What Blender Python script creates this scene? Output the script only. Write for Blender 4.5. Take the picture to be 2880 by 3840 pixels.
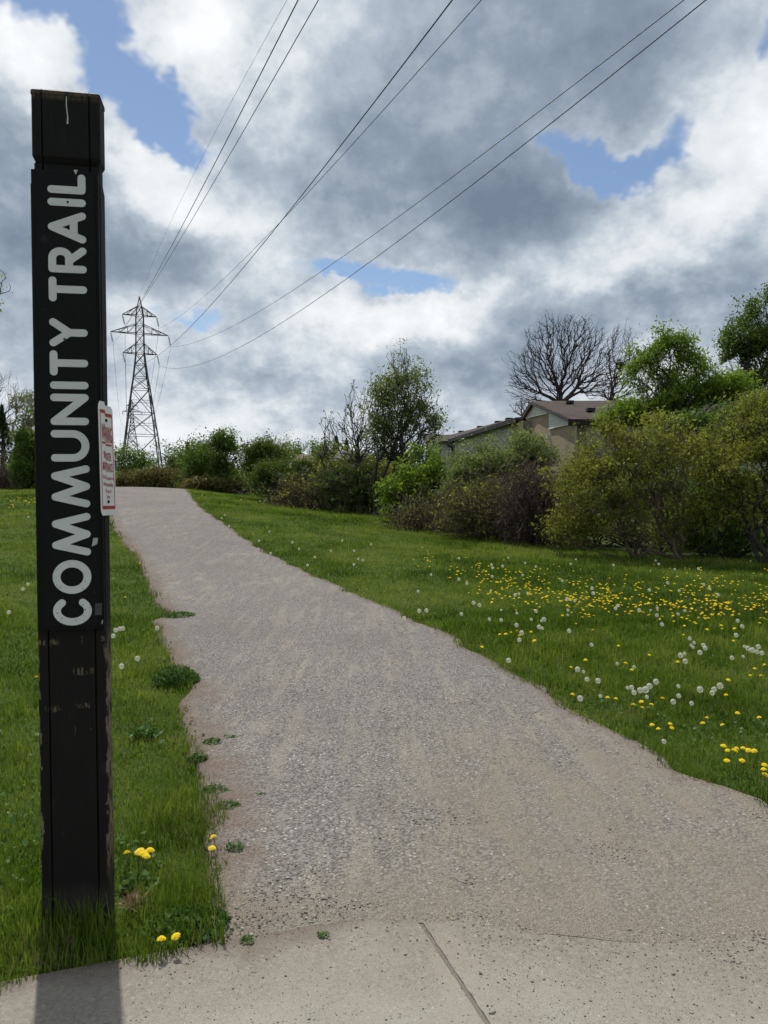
import bpy, math, random
import numpy as np
from mathutils import Vector, Matrix

# ------------------------------------------------------------------ scene, camera, sky, sun, exposure
sc = bpy.context.scene
for o in list(bpy.data.objects): bpy.data.objects.remove(o)
C = sc.collection
R = math.radians
FPX, CX, CY = 2800.0, 1440.0, 1920.0          # focal length and centre in photograph pixels (2880 x 3840)
EYE = np.array([0.0, 0.0, 1.62])
PITCH, ROLL = R(-1.23), R(0.35)
fw = np.array([0, math.cos(PITCH), math.sin(PITCH)])
up0 = np.array([0, -math.sin(PITCH), math.cos(PITCH)])
rt0 = np.array([1.0, 0, 0])
up = up0 * math.cos(ROLL) + rt0 * math.sin(ROLL)
rt = rt0 * math.cos(ROLL) - up0 * math.sin(ROLL)
cd = bpy.data.cameras.new('camera'); cam = bpy.data.objects.new('camera', cd); C.objects.link(cam)
cd.sensor_fit = 'VERTICAL'; cd.sensor_height = 36.0; cd.lens = 36.0 * FPX / 3840.0
cd.clip_start = 0.05; cd.clip_end = 5000
cam.matrix_world = Matrix(((rt[0], up[0], -fw[0], EYE[0]), (rt[1], up[1], -fw[1], EYE[1]), (rt[2], up[2], -fw[2], EYE[2]), (0, 0, 0, 1)))
sc.camera = cam
sc.render.engine = 'CYCLES'
sc.view_settings.view_transform = 'Standard'; sc.view_settings.look = 'None'
sc.view_settings.gamma = 1.0; sc.view_settings.use_curve_mapping = False
sc.view_settings.exposure = 0.22
cy = sc.cycles
cy.max_bounces = 5; cy.diffuse_bounces = 2; cy.glossy_bounces = 2; cy.transmission_bounces = 4; cy.transparent_max_bounces = 6
cy.caustics_reflective = False; cy.caustics_refractive = False
cy.use_denoising = True
cy.use_adaptive_sampling = True; cy.adaptive_threshold = 0.02; cy.adaptive_min_samples = 12

SUN_AZ, SUN_EL = R(-22.0), R(58.0)            # azimuth measured from +Y towards +X

def ray(x, y):
    a = (np.asarray(x, float) - CX) / FPX; b = (CY - np.asarray(y, float)) / FPX
    return fw + np.multiply.outer(a, rt) + np.multiply.outer(b, up)

def P(x, y, Y):                                # the point of pixel (x, y) on the plane at distance Y
    d = ray(x, y); return EYE + d * (Y / d[..., 1])[..., None] if d.ndim > 1 else EYE + d * (Y / d[1])

def PX(x, y, X):
    d = ray(x, y); return EYE + d * (X / d[0])

def PL(x, y, p0, p1):                          # on the vertical plane through p0, p1
    d = ray(x, y); n = np.array([-(p1[1] - p0[1]), p1[0] - p0[0], 0.0]); p = np.array([p0[0], p0[1], 0.0])
    return EYE + d * (n.dot(p - EYE) / n.dot(d))

# ---- node helpers
class N:
    def __init__(s, tree): s.t = tree; s.t.nodes.clear()
    def n(s, kind, **kw):
        nd = s.t.nodes.new(kind)
        for k, v in kw.items(): setattr(nd, k, v)
        return nd
    def l(s, a, b): s.t.links.new(a, b)
    def put(s, sock, v):
        if isinstance(v, bpy.types.NodeSocket): s.l(v, sock)
        else: sock.default_value = v
    def m(s, op, a, b=0.0, c=None, clamp=False):
        nd = s.n('ShaderNodeMath', operation=op, use_clamp=clamp)
        s.put(nd.inputs[0], a); s.put(nd.inputs[1], b)
        if c is not None: s.put(nd.inputs[2], c)
        return nd.outputs[0]
    def vm(s, op, a, b=None, c=None):
        nd = s.n('ShaderNodeVectorMath', operation=op)
        s.put(nd.inputs[0], a)
        if b is not None: s.put(nd.inputs[1], b)
        if c is not None: s.put(nd.inputs[2], c)
        return nd.outputs['Value'] if op in ('LENGTH', 'DOT_PRODUCT') else nd.outputs[0]
    def rng(s, v, a, b, c=0.0, d=1.0, kind='SMOOTHSTEP'):
        nd = s.n('ShaderNodeMapRange', interpolation_type=kind)
        s.put(nd.inputs[0], v)
        for i, q in enumerate((a, b, c, d)): s.put(nd.inputs[i + 1], q)
        return nd.outputs[0]
    def mix(s, f, a, b, blend='MIX'):
        nd = s.n('ShaderNodeMix', data_type='RGBA', blend_type=blend)
        s.put(nd.inputs[0], f); s.put(nd.inputs[6], a); s.put(nd.inputs[7], b)
        return nd.outputs[2]
    def noise(s, vec, scale, detail=4.0, rough=0.55, dist=0.0):
        nd = s.n('ShaderNodeTexNoise'); nd.inputs['Scale'].default_value = scale
        nd.inputs['Detail'].default_value = detail; nd.inputs['Roughness'].default_value = rough; nd.inputs['Distortion'].default_value = dist
        if vec is not None: s.l(vec, nd.inputs['Vector'])
        return nd.outputs['Fac']
    def ramp(s, f, stops):
        nd = s.n('ShaderNodeValToRGB'); cr = nd.color_ramp
        while len(cr.elements) < len(stops): cr.elements.new(0.5)
        for e, (p, c) in zip(cr.elements, stops): e.position = p; e.color = (*c, 1)
        s.put(nd.inputs[0], f); return nd.outputs[0]

# ---- the sky: blue Nishita sky with broken cumulus over it
world = bpy.data.worlds.new('World'); sc.world = world; world.use_nodes = True
w = N(world.node_tree)
geo = w.n('ShaderNodeTexCoord').outputs['Generated']
sky = w.n('ShaderNodeTexSky', sky_type='NISHITA'); sky.sun_disc = False
sky.sun_elevation = SUN_EL; sky.sun_rotation = SUN_AZ
sky.air_density = 1.0; sky.dust_density = 0.2; sky.ozone_density = 1.2
sep = w.n('ShaderNodeSeparateXYZ'); w.l(geo, sep.inputs[0])
az = w.m('ARCTAN2', sep.outputs[0], sep.outputs[1]); el = w.m('ARCSINE', sep.outputs[2])
comb = w.n('ShaderNodeCombineXYZ'); w.l(az, comb.inputs[0]); w.l(el, comb.inputs[1])
# noise space: cloud deck, flattened towards the horizon
den = w.m('ADD', w.m('MAXIMUM', sep.outputs[2], 0.0), 0.62)
cdk = w.n('ShaderNodeCombineXYZ')
w.l(w.m('DIVIDE', sep.outputs[0], den), cdk.inputs[0]); w.l(w.m('DIVIDE', sep.outputs[1], den), cdk.inputs[1])
w.l(w.m('MULTIPLY', sep.outputs[2], 1.2), cdk.inputs[2])
deck = cdk.outputs[0]
def nz3(vec, scale, detail, rough):
    nd = w.n('ShaderNodeTexNoise', noise_dimensions='2D'); nd.inputs['Scale'].default_value = scale; nd.inputs['Detail'].default_value = detail
    nd.inputs['Roughness'].default_value = rough; w.l(vec, nd.inputs['Vector']); return nd.outputs['Color'], nd.outputs['Fac']
wc, _ = nz3(deck, 4.5, 5.0, 0.60)
warp = w.vm('MULTIPLY_ADD', w.vm('SUBTRACT', wc, (0.5, 0.5, 0.5)), (0.20, 0.17, 0.0), comb.outputs[0])
_, f_big = nz3(deck, 2.6, 1.0, 0.5)
_, f_med = nz3(deck, 7.0, 7.0, 0.62)
_, f_fin = nz3(deck, 24.0, 3.0, 0.6)
def sky_uv(x, y):                              # photograph seen at 1659 px width -> azimuth, elevation
    d = ray(x * 1.736, y * 1.736); d = d / np.linalg.norm(d); return math.atan2(d[0], d[1]), math.asin(d[2])
PXR = 1.736 / FPX
def blob(x, y, rx, ry, s):
    u, v = sky_uv(x, y); ax, ay = rx * PXR * 0.95, ry * PXR * 0.9
    q = w.vm('MULTIPLY_ADD', warp, (1 / ax, 1 / ay, 0), (-u / ax, -v / ay, 0))
    return w.rng(w.vm('LENGTH', q), 1.0, 0.0, 0.0, s)
def total(bl):
    acc = None
    for b in bl:
        q = blob(*b); acc = q if acc is None else w.m('ADD', acc, q)
    return acc
holes = total([(40, 10, 330, 105, 1.3), (235, 120, 140, 100, 1.1), (335, 215, 125, 95, 1.2), (405, 290, 100, 85, 1.2), (1225, 350, 120, 85, 1.25), (1330, 372, 140, 58, 1.1), (1420, 300, 100, 70, .85), (840, 605, 190, 52, 1.0), (740, 585, 120, 60, .7), (1655, 70, 80, 70, .8), (430, 705, 150, 48, .8)])
H = w.m('ADD', holes, w.m('MULTIPLY', w.m('SUBTRACT', f_med, 0.5), 1.1))
H = w.m('ADD', H, w.m('MULTIPLY', w.m('SUBTRACT', f_big, 0.56), 0.8))
cover = w.rng(H, 0.22, 0.85, 1.0, 0.0)
edge = w.m('MULTIPLY', w.rng(H, -0.5, 0.5), 0.10)
dark = total([(930, 400, 380, 260, .40), (1100, 440, 240, 170, .24), (760, 230, 300, 260, .22), (1200, 90, 480, 230, .36), (250, 530, 280, 150, .36), (40, 430, 240, 220, .34),
              (560, 840, 340, 70, .20), (1040, 810, 380, 90, .22), (1330, 690, 420, 80, .24), (1600, 630, 260, 100, .2)])
lite = total([(480, 110, 210, 150, .42), (330, 350, 190, 120, .42), (60, 140, 170, 140, .44), (430, 440, 160, 90, .24), (1420, 480, 320, 140, .30), (1590, 280, 200, 230, .30),
              (860, 690, 360, 80, .34), (1300, 590, 330, 80, .14), ])
B = w.m('ADD', w.m('SUBTRACT', w.m('ADD', lite, 0.50), w.m('MULTIPLY', dark, 0.88)), edge)
B = w.m('ADD', B, w.m('MULTIPLY', w.m('SUBTRACT', f_med, 0.5), 0.62))
B = w.m('ADD', B, w.m('MULTIPLY', w.m('SUBTRACT', f_fin, 0.5), 0.24))
B = w.m('ADD', B, w.m('MULTIPLY', w.m('SUBTRACT', f_big, 0.5), 0.30))
B = w.m('ADD', B, w.rng(el, 0.24, 0.02, 0.0, 0.13))
ccol = w.ramp(B, [(0.0, (.155, .20, .265)), (0.28, (.24, .298, .37)), (0.50, (.39, .45, .52)), (0.72, (.66, .70, .735)), (0.98, (.84, .855, .865))])
bg1 = w.n('ShaderNodeBackground'); w.l(sky.outputs[0], bg1.inputs[0]); bg1.inputs[1].default_value = 0.09
bg2 = w.n('ShaderNodeBackground'); w.l(ccol, bg2.inputs[0]); bg2.inputs[1].default_value = 1.0
mx = w.n('ShaderNodeMixShader'); w.l(cover, mx.inputs[0]); w.l(bg1.outputs[0], mx.inputs[1]); w.l(bg2.outputs[0], mx.inputs[2])
world.cycles.sampling_method = 'MANUAL'; world.cycles.sample_map_resolution = 512
wo = w.n('ShaderNodeOutputWorld'); w.l(mx.outputs[0], wo.inputs[0])

sl = bpy.data.lights.new('sun', 'SUN'); sl.energy = 3.9; sl.angle = R(0.9); sl.color = (1.0, 0.955, 0.88)
sun = bpy.data.objects.new('sun', sl); C.objects.link(sun)
sd = Vector((math.sin(SUN_AZ) * math.cos(SUN_EL), math.cos(SUN_AZ) * math.cos(SUN_EL), math.sin(SUN_EL)))
sun.rotation_euler = sd.to_track_quat('Z', 'Y').to_euler(); sun.location = (0, 0, 60)

# ------------------------------------------------------------------ general helpers
rng = np.random.default_rng(7)
def tag(o, label=None, cat=None, group=None, kind=None):
    if label: o['label'] = label
    if cat: o['category'] = cat
    if group: o['group'] = group
    if kind: o['kind'] = kind
    return o
def link(o, parent=None):
    C.objects.link(o)
    if parent is not None: o.parent = parent
    return o
def empty(name, loc=(0, 0, 0), rz=0.0):
    o = bpy.data.objects.new(name, None); o.location = loc; o.rotation_euler = (0, 0, rz); o.empty_display_size = .1
    return link(o)
def mesh_np(name, V, polys, mats, parent=None, attrs=None, midx=None, smooth=False, origin=None):
    """polys: list of int arrays (n, k), one array for each polygon size; attrs: {name: (domain, float array)}"""
    V = np.asarray(V, np.float32)
    me = bpy.data.meshes.new(name)
    if origin is not None: V = V - np.asarray(origin, np.float32)
    me.vertices.add(len(V)); me.vertices.foreach_set('co', V.ravel())
    polys = [np.asarray(p, np.int32) for p in polys if len(p)]
    loops = np.concatenate([p.ravel() for p in polys]); sizes = np.concatenate([np.full(len(p), p.shape[1], np.int32) for p in polys])
    me.loops.add(len(loops)); me.loops.foreach_set('vertex_index', loops)
    me.polygons.add(len(sizes)); st = np.zeros(len(sizes), np.int32); st[1:] = np.cumsum(sizes)[:-1]
    me.polygons.foreach_set('loop_start', st)
    if midx is not None: me.polygons.foreach_set('material_index', np.asarray(midx, np.int32))
    if smooth: me.polygons.foreach_set('use_smooth', np.ones(len(sizes), bool))
    for k, (dom, arr) in (attrs or {}).items():
        a = me.attributes.new(k, 'FLOAT', dom); a.data.foreach_set('value', np.asarray(arr, np.float32))
    for m in (mats if isinstance(mats, (list, tuple)) else [mats]): me.materials.append(m)
    me.update(calc_edges=True); me.validate()
    o = bpy.data.objects.new(name, me)
    if origin is not None: o.location = origin
    return link(o, parent)
class MB:                                      # small meshes from boxes, bars and polygons
    def __init__(s): s.v = []; s.f = []
    def poly(s, pts):
        i = len(s.v); s.v += [tuple(p) for p in pts]; s.f.append(tuple(range(i, i + len(pts)))); return s
    def hexa(s, a, b):                          # two matching loops, bottom and top
        n = len(a); i = len(s.v); s.v += [tuple(p) for p in a] + [tuple(p) for p in b]
        s.f.append(tuple(range(i + n - 1, i - 1, -1))); s.f.append(tuple(range(i + n, i + 2 * n)))
        for k in range(n): s.f.append((i + k, i + (k + 1) % n, i + n + (k + 1) % n, i + n + k))
        return s
    def box(s, c, h, ax=None):
        c = np.array(c, float); A = np.eye(3) if ax is None else np.array(ax, float)
        q = lambda a, b, d: c + A[0] * h[0] * a + A[1] * h[1] * b + A[2] * h[2] * d
        return s.hexa([q(-1, -1, -1), q(1, -1, -1), q(1, 1, -1), q(-1, 1, -1)], [q(-1, -1, 1), q(1, -1, 1), q(1, 1, 1), q(-1, 1, 1)])
    def bar(s, a, b, r, n=4, r2=None):
        a = np.array(a, float); b = np.array(b, float); d = b - a; d /= max(np.linalg.norm(d), 1e-9)
        u = np.cross(d, (0, 0, 1) if abs(d[2]) < .9 else (1, 0, 0)); u /= np.linalg.norm(u); v = np.cross(d, u)
        r2 = r if r2 is None else r2
        A = [a + r * (u * math.cos(t) + v * math.sin(t)) for t in [2 * math.pi * (k + .5) / n for k in range(n)]]
        Bq = [b + r2 * (u * math.cos(t) + v * math.sin(t)) for t in [2 * math.pi * (k + .5) / n for k in range(n)]]
        return s.hexa(A, Bq)
    def slab(s, pts, thick):                    # polygon thickened along -normal
        pts = [np.array(p, float) for p in pts]; n = np.cross(pts[1] - pts[0], pts[2] - pts[0]); n /= np.linalg.norm(n)
        return s.hexa([p - n * thick for p in pts], pts)
    def build(s, name, mat, parent=None, smooth=False, bevel=0):
        me = bpy.data.meshes.new(name); me.from_pydata(s.v, [], s.f); me.materials.append(mat)
        if smooth: me.polygons.foreach_set('use_smooth', [True] * len(me.polygons))
        me.update(); o = bpy.data.objects.new(name, me); link(o, parent)
        if bevel:
            b = o.modifiers.new('bevel', 'BEVEL'); b.width = bevel; b.segments = 2; b.limit_method = 'ANGLE'
        return o
def vnoise(x, y, seed=0):                       # smooth value noise in 0..1
    x = np.asarray(x, float); y = np.asarray(y, float)
    xi = np.floor(x).astype(np.int64); yi = np.floor(y).astype(np.int64); fx = x - xi; fy = y - yi
    fx = fx * fx * (3 - 2 * fx); fy = fy * fy * (3 - 2 * fy)
    def h(a, b):
        n = (a * 374761393 + b * 668265263 + seed * 974634777) & 0x7fffffff
        n = ((n ^ (n >> 13)) * 1274126177) & 0x7fffffff
        return ((n ^ (n >> 16)) & 0xffff) / 65535.0
    return (h(xi, yi) * (1 - fx) + h(xi + 1, yi) * fx) * (1 - fy) + (h(xi, yi + 1) * (1 - fx) + h(xi + 1, yi + 1) * fx) * fy
def fbm(x, y, seed=0, o=3): return sum(vnoise(x * 2 ** k, y * 2 ** k, seed + k) / 2 ** k for k in range(o)) / sum(1 / 2 ** k for k in range(o))

# ------------------------------------------------------------------ materials
def new_mat(name):
    m = bpy.data.materials.new(name); m.use_nodes = True; return m, N(m.node_tree)
def bsdf(n, color, rough=.8, bump=None, bstr=.4, bdist=.01, spec=.3, metal=0.0):
    b = n.n('ShaderNodeBsdfPrincipled'); n.put(b.inputs['Base Color'], color if isinstance(color, bpy.types.NodeSocket) else (*color, 1))
    n.put(b.inputs['Roughness'], rough); b.inputs['Specular IOR Level'].default_value = spec; b.inputs['Metallic'].default_value = metal
    if bump is not None:
        bn = n.n('ShaderNodeBump'); bn.inputs['Strength'].default_value = bstr; bn.inputs['Distance'].default_value = bdist
        n.l(bump, bn.inputs['Height']); n.l(bn.outputs[0], b.inputs['Normal'])
    o = n.n('ShaderNodeOutputMaterial'); n.l(b.outputs[0], o.inputs[0]); return b
def objco(n): return n.n('ShaderNodeTexCoord').outputs['Object']
def plain(name, color, rough=.7, var=.15, scale=8, spec=.3, metal=0.0):
    m, n = new_mat(name); f = n.noise(objco(n), scale, 5)
    c = n.mix(f, (*[q * (1 - var) for q in color], 1), (*[min(1, q * (1 + var)) for q in color], 1))
    bsdf(n, c, rough, f, .15, .01, spec, metal); return m
def leaf_mat(name, dark, mid, light, transl=.5, rough=.5):
    m, n = new_mat(name); a = n.n('ShaderNodeAttribute', attribute_name='tint').outputs['Fac']
    c = n.ramp(a, [(0, dark), (.5, mid), (1, light)])
    d = n.n('ShaderNodeBsdfPrincipled'); n.l(c, d.inputs['Base Color']); d.inputs['Roughness'].default_value = rough; d.inputs['Specular IOR Level'].default_value = .08
    t = n.n('ShaderNodeBsdfTranslucent'); n.l(n.mix(.75, c, (1.0, 1.0, .5, 1), 'MULTIPLY'), t.inputs[0])
    x = n.n('ShaderNodeMixShader'); x.inputs[0].default_value = transl
    n.l(d.outputs[0], x.inputs[1]); n.l(t.outputs[0], x.inputs[2]); o = n.n('ShaderNodeOutputMaterial'); n.l(x.outputs[0], o.inputs[0]); return m
def bark_mat(name, a, b):
    m, n = new_mat(name); co = n.vm('MULTIPLY', objco(n), (9, 9, 2.5)); f = n.noise(co, 3, 6, .7)
    bsdf(n, n.mix(f, (*a, 1), (*b, 1)), .9, f, .5, .02); return m

M = {}
M['bark'] = bark_mat('bark', (.022, .018, .015), (.07, .058, .048))
M['twig'] = bark_mat('twig_bark', (.075, .055, .042), (.17, .125, .095))
M['vine'] = bark_mat('vine_stem', (.05, .034, .028), (.15, .108, .088))
M['leaf_olive'] = leaf_mat('leaf_olive', (.06, .074, .015), (.185, .205, .04), (.42, .41, .10))
M['leaf_green'] = leaf_mat('leaf_green', (.035, .07, .014), (.09, .15, .034), (.18, .25, .06))
M['leaf_bright'] = leaf_mat('leaf_bright', (.07, .13, .015), (.16, .255, .035), (.30, .40, .075))
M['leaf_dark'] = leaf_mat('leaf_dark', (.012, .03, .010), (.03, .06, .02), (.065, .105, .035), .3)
M['leaf_grey'] = leaf_mat('leaf_grey', (.075, .11, .038), (.165, .215, .08), (.29, .34, .145))
M['leaf_willow'] = leaf_mat('leaf_willow', (.035, .065, .012), (.08, .125, .025), (.14, .19, .045))
M['leaf_brown'] = leaf_mat('leaf_brown', (.06, .056, .02), (.135, .125, .045), (.24, .22, .08), .35)
M['grass'] = leaf_mat('grass_blade', (.045, .085, .009), (.105, .178, .020), (.23, .275, .06), .45, .5)
M['weed'] = leaf_mat('weed_leaf', (.025, .065, .014), (.06, .13, .03), (.13, .2, .06), .35)
M['straw'] = leaf_mat('dry_grass', (.14, .10, .055), (.25, .19, .11), (.36, .29, .18), .25)
M['petal'] = leaf_mat('dandelion_petal', (.72, .50, .006), (.86, .64, .012), (.92, .74, .03), .25)
M['seed'] = leaf_mat('dandelion_seed_head', (.7, .7, .67), (.82, .82, .8), (.9, .9, .88), .35)
M['stem'] = plain('flower_stem', (.10, .14, .045), .6)

def gravel_color(n, co):
    """colour and height of the packed stone-dust path, in metres"""
    v = n.n('ShaderNodeTexVoronoi'); v.inputs['Scale'].default_value = 95; n.l(co, v.inputs['Vector'])
    v2 = n.n('ShaderNodeTexVoronoi'); v2.inputs['Scale'].default_value = 55; n.l(co, v2.inputs['Vector'])
    sp = n.n('ShaderNodeSeparateColor'); n.l(v.outputs['Color'], sp.inputs[0])
    sp2 = n.n('ShaderNodeSeparateColor'); n.l(v2.outputs['Color'], sp2.inputs[0])
    big = n.noise(co, .55, 5, .6); med = n.noise(co, 3.2, 6, .65); fin = n.rng(n.noise(co, 210, 3, .75), .34, .64)
    streak = n.noise(n.vm('MULTIPLY', n.vm('ADD', co, n.vm('MULTIPLY', co, (0, .33, 0))), (3.6, .55, 1)), 1.7, 6, .68, .7)
    base = n.mix(n.rng(sp.outputs[0], .1, .9), (.088, .080, .074, 1), (.215, .198, .184, 1))
    base = n.mix(n.m('MULTIPLY', n.rng(sp2.outputs[0], .88, .92), n.rng(v2.outputs['Distance'], .5, .28)), base, (.36, .34, .315, 1))
    base = n.mix(n.m('MULTIPLY', n.rng(sp2.outputs[1], .94, .97), n.rng(v2.outputs['Distance'], .5, .25)), base, (.06, .055, .055, 1))
    sand = n.mix(fin, (.15, .13, .105, 1), (.33, .295, .245, 1))
    rut = n.rng(n.noise(n.vm('MULTIPLY', n.vm('ADD', co, n.vm('MULTIPLY', n.vm('DOT_PRODUCT', co, (0, 1, 0)), (.30, 0, 0)) if False else co), (2.2, .22, 1)), 1.6, 4, .6, .4), .52, .66)
    dust = n.m('MULTIPLY', n.rng(n.m('ADD', n.m('MULTIPLY', streak, .75), n.m('MULTIPLY', big, .4)), .585, .72), n.rng(med, .35, .62, .3, 1.0))
    c = n.mix(n.m('MULTIPLY', n.m('MAXIMUM', dust, n.m('MULTIPLY', rut, .45)), .85), base, sand)
    c = n.mix(n.m('MULTIPLY', n.rng(big, .52, .36), .28), c, (.12, .105, .097, 1))
    hgt = n.m('ADD', n.m('MULTIPLY', v.outputs['Distance'], -.55), n.m('ADD', n.m('MULTIPLY', n.m('ADD', med, streak), .9), n.m('MULTIPLY', n.m('SUBTRACT', .6, v2.outputs['Distance']), n.m('MULTIPLY', n.rng(sp2.outputs[0], .84, .9), .8))))
    return c, hgt, streak, med, fin, big
m, n = new_mat('gravel'); co = objco(n)
c, hgt, streak, med, fin, big = gravel_color(n, co)
ed = n.n('ShaderNodeAttribute', attribute_name='edge').outputs['Fac']
soil = n.mix(fin, (.05, .036, .029, 1), (.20, .15, .12, 1))
c = n.mix(n.m('MULTIPLY', n.rng(n.m('ADD', ed, n.m('MULTIPLY', n.m('SUBTRACT', med, .5), .75)), .40, .02), .85), c, soil)
near = n.rng(n.vm('DOT_PRODUCT', co, (-.28, 1, 0)), 6.2, 3.4)         # tan dust trodden off the street end
sand2 = n.mix(fin, (.075, .064, .05, 1), (.265, .23, .178, 1))
c = n.mix(n.m('MULTIPLY', n.m('MULTIPLY', near, n.rng(n.n('ShaderNodeSeparateXYZ').outputs[0] if False else n.vm('DOT_PRODUCT', co, (1, 0, 0)), -.35, .6)), n.rng(n.m('ADD', streak, n.m('MULTIPLY', med, .5)), .55, .95, .12, .85)), c, sand2)
xp = n.m('MAXIMUM', n.vm('DOT_PRODUCT', co, (1, 0, 0)), 0.0)
dl = n.m('SUBTRACT', n.vm('DOT_PRODUCT', co, (0, 1, 0)), n.m('SUBTRACT', 2.83, n.m('MULTIPLY', xp, .2)))
tr = n.rng(n.m('ADD', dl, n.m('MULTIPLY', n.m('SUBTRACT', med, .5), .9)), .55, .0)
c = n.mix(n.m('MULTIPLY', tr, .62), c, n.mix(fin, (.07, .06, .048, 1), (.27, .236, .185, 1)))
bsdf(n, c, .95, hgt, .8, .007, .15); M['gravel'] = m

m, n = new_mat('concrete'); co = objco(n)
gc, gh, streak, med, fin, big = gravel_color(n, co)
conc = n.mix(n.noise(co, 2.2, 6, .65), (.205, .190, .163, 1), (.305, .285, .246, 1))
conc = n.mix(n.m('MULTIPLY', n.noise(co, 160, 3, .7), .5), conc, (.30, .282, .243, 1))
v = n.n('ShaderNodeTexVoronoi'); v.inputs['Scale'].default_value = 75; n.l(co, v.inputs['Vector'])
s3 = n.n('ShaderNodeSeparateColor'); n.l(v.outputs['Color'], s3.inputs[0])
spk = n.m('MULTIPLY', n.rng(v.outputs['Distance'], .34, .18), n.rng(n.m('ADD', s3.outputs[0], n.m('MULTIPLY', n.noise(co, 1.6, 4), .5)), 1.0, 1.1))
grit = n.m('MULTIPLY', n.rng(n.m('ADD', n.m('MULTIPLY', n.noise(co, 130, 3, .8), 1.0), n.m('MULTIPLY', n.noise(co, 1.9, 5, .65), .45)), .78, .88), .7)
conc = n.mix(grit, conc, (.13, .116, .10, 1))
conc = n.mix(n.m('MULTIPLY', n.rng(n.noise(n.vm('MULTIPLY', co, (1, 2.5, 1)), 1.4, 6, .7), .5, .75), .5), conc, (.205, .182, .15, 1))
conc = n.mix(spk, conc, (.10, .09, .082, 1))
conc = n.mix(n.m('MULTIPLY', n.m('MULTIPLY', n.rng(v.outputs['Distance'], .34, .2), n.rng(s3.outputs[1], .9, .95)), .7), conc, (.42, .40, .36, 1))
dl = n.m('ADD', n.vm('DOT_PRODUCT', co, (-.3134, .9496, 0)), -2.73)      # distance from the path edge, negative on the slab
xp = n.m('MAXIMUM', n.vm('DOT_PRODUCT', co, (1, 0, 0)), 0.0); yc = n.vm('DOT_PRODUCT', co, (0, 1, 0))
fb = n.m('SUBTRACT', yc, n.m('MINIMUM', n.m('ADD', n.m('MULTIPLY', n.vm('DOT_PRODUCT', co, (1, 0, 0)), .33), 2.83), n.m('SUBTRACT', 2.83, n.m('MULTIPLY', xp, .20))))
msk = n.rng(n.m('ADD', fb, n.m('MULTIPLY', n.m('SUBTRACT', n.m('ADD', n.m('MULTIPLY', med, .8), n.m('MULTIPLY', fin, .9)), .85), .80)), -.52, -.10)
dusty = n.mix(fin, (.07, .06, .048, 1), (.27, .236, .185, 1))
c = n.mix(n.m('MULTIPLY', msk, .92), conc, n.mix(.62, gc, dusty))
spill = n.rng(n.m('ADD', dl, n.m('MULTIPLY', n.m('SUBTRACT', n.m('ADD', med, n.m('MULTIPLY', fin, .4)), .68), .30)), -.10, -.02)
c = n.mix(n.m('MULTIPLY', spill, .8), c, n.mix(fin, (.04, .03, .024, 1), (.17, .135, .108, 1)))
bsdf(n, c, .9, n.m('ADD', n.m('MULTIPLY', gh, msk), n.noise(co, 180, 3)), .35, .004, .2); M['concrete'] = m

m, n = new_mat('turf_soil'); co = objco(n)
f1 = n.noise(co, .9, 5, .6); f2 = n.noise(co, 26, 5, .7)
c = n.mix(f2, (.03, .052, .010, 1), (.085, .12, .025, 1)); c = n.mix(n.rng(f1, .4, .75), c, (.06, .10, .018, 1))
bsdf(n, c, .95, f2, .9, .05, .1); M['turf'] = m

# ---- dark stained timber with paint chips
m, n = new_mat('stained_timber'); co = objco(n)
sx = n.n('ShaderNodeSeparateXYZ'); n.l(co, sx.inputs[0])
gr = n.noise(n.vm('MULTIPLY', co, (60, 60, 3.0)), 1.6, 6, .7); bl = n.noise(co, 5, 4)
c = n.mix(gr, (.0045, .0042, .004, 1), (.0155, .0135, .0125, 1)); c = n.mix(n.m('MULTIPLY', n.rng(bl, .5, .75), .35), c, (.022, .020, .019, 1))
wood = n.mix(gr, (.13, .095, .055, 1), (.30, .235, .145, 1))
chip = n.noise(n.vm('MULTIPLY', co, (30, 30, 9)), 1.3, 5, .75)
low = n.rng(sx.outputs[2], 1.18, .95)
eg = n.rng(n.m('ABSOLUTE', n.m('SUBTRACT', sx.outputs[0], .004)), .102, .124)
mk = n.m('MULTIPLY', n.rng(n.m('ADD', chip, n.m('MULTIPLY', eg, .19)), .65, .69), n.m('MULTIPLY', low, n.rng(sx.outputs[2], .1, .35)))
c = n.mix(n.m('MULTIPLY', mk, .85), c, wood)
wob = n.m('MULTIPLY', n.m('SUBTRACT', n.noise(co, 34, 4, .7), .5), .05)
def band(z0, z1, x0, x1):
    a = n.m('MULTIPLY', n.rng(n.m('ADD', sx.outputs[2], wob), z0, z0 + .006), n.rng(n.m('ADD', sx.outputs[2], wob), z1, z1 - .006))
    b = n.m('MULTIPLY', n.rng(n.m('ADD', sx.outputs[0], wob), x0, x0 + .012), n.rng(n.m('ADD', sx.outputs[0], wob), x1, x1 - .012)); return n.m('MULTIPLY', a, b)
bands = None
for q in [(.95, .985, .0, .09), (1.065, 1.09, -.128, -.04), (1.075, 1.10, .1, .128), (.815, .842, -.10, -.035), (.822, .845, .01, .075)]:
    b_ = band(*q); bands = b_ if bands is None else n.m('ADD', bands, b_)
c = n.mix(n.m('MULTIPLY', n.m('MULTIPLY', bands, n.rng(n.noise(n.vm('MULTIPLY', co, (90, 90, 8)), 1.2, 4, .7), .47, .60)), .75), c, wood)
top = n.rng(sx.outputs[2], 3.085, 3.11)
c = n.mix(n.m('MULTIPLY', top, n.rng(gr, .35, .6)), c, (.085, .065, .045, 1))
foot = n.m('MULTIPLY', n.rng(n.m('ADD', sx.outputs[2], n.m('MULTIPLY', chip, .12)), .24, .12), .55)
c = n.mix(foot, c, n.mix(gr, (.035, .032, .027, 1), (.09, .08, .066, 1)))
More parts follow.
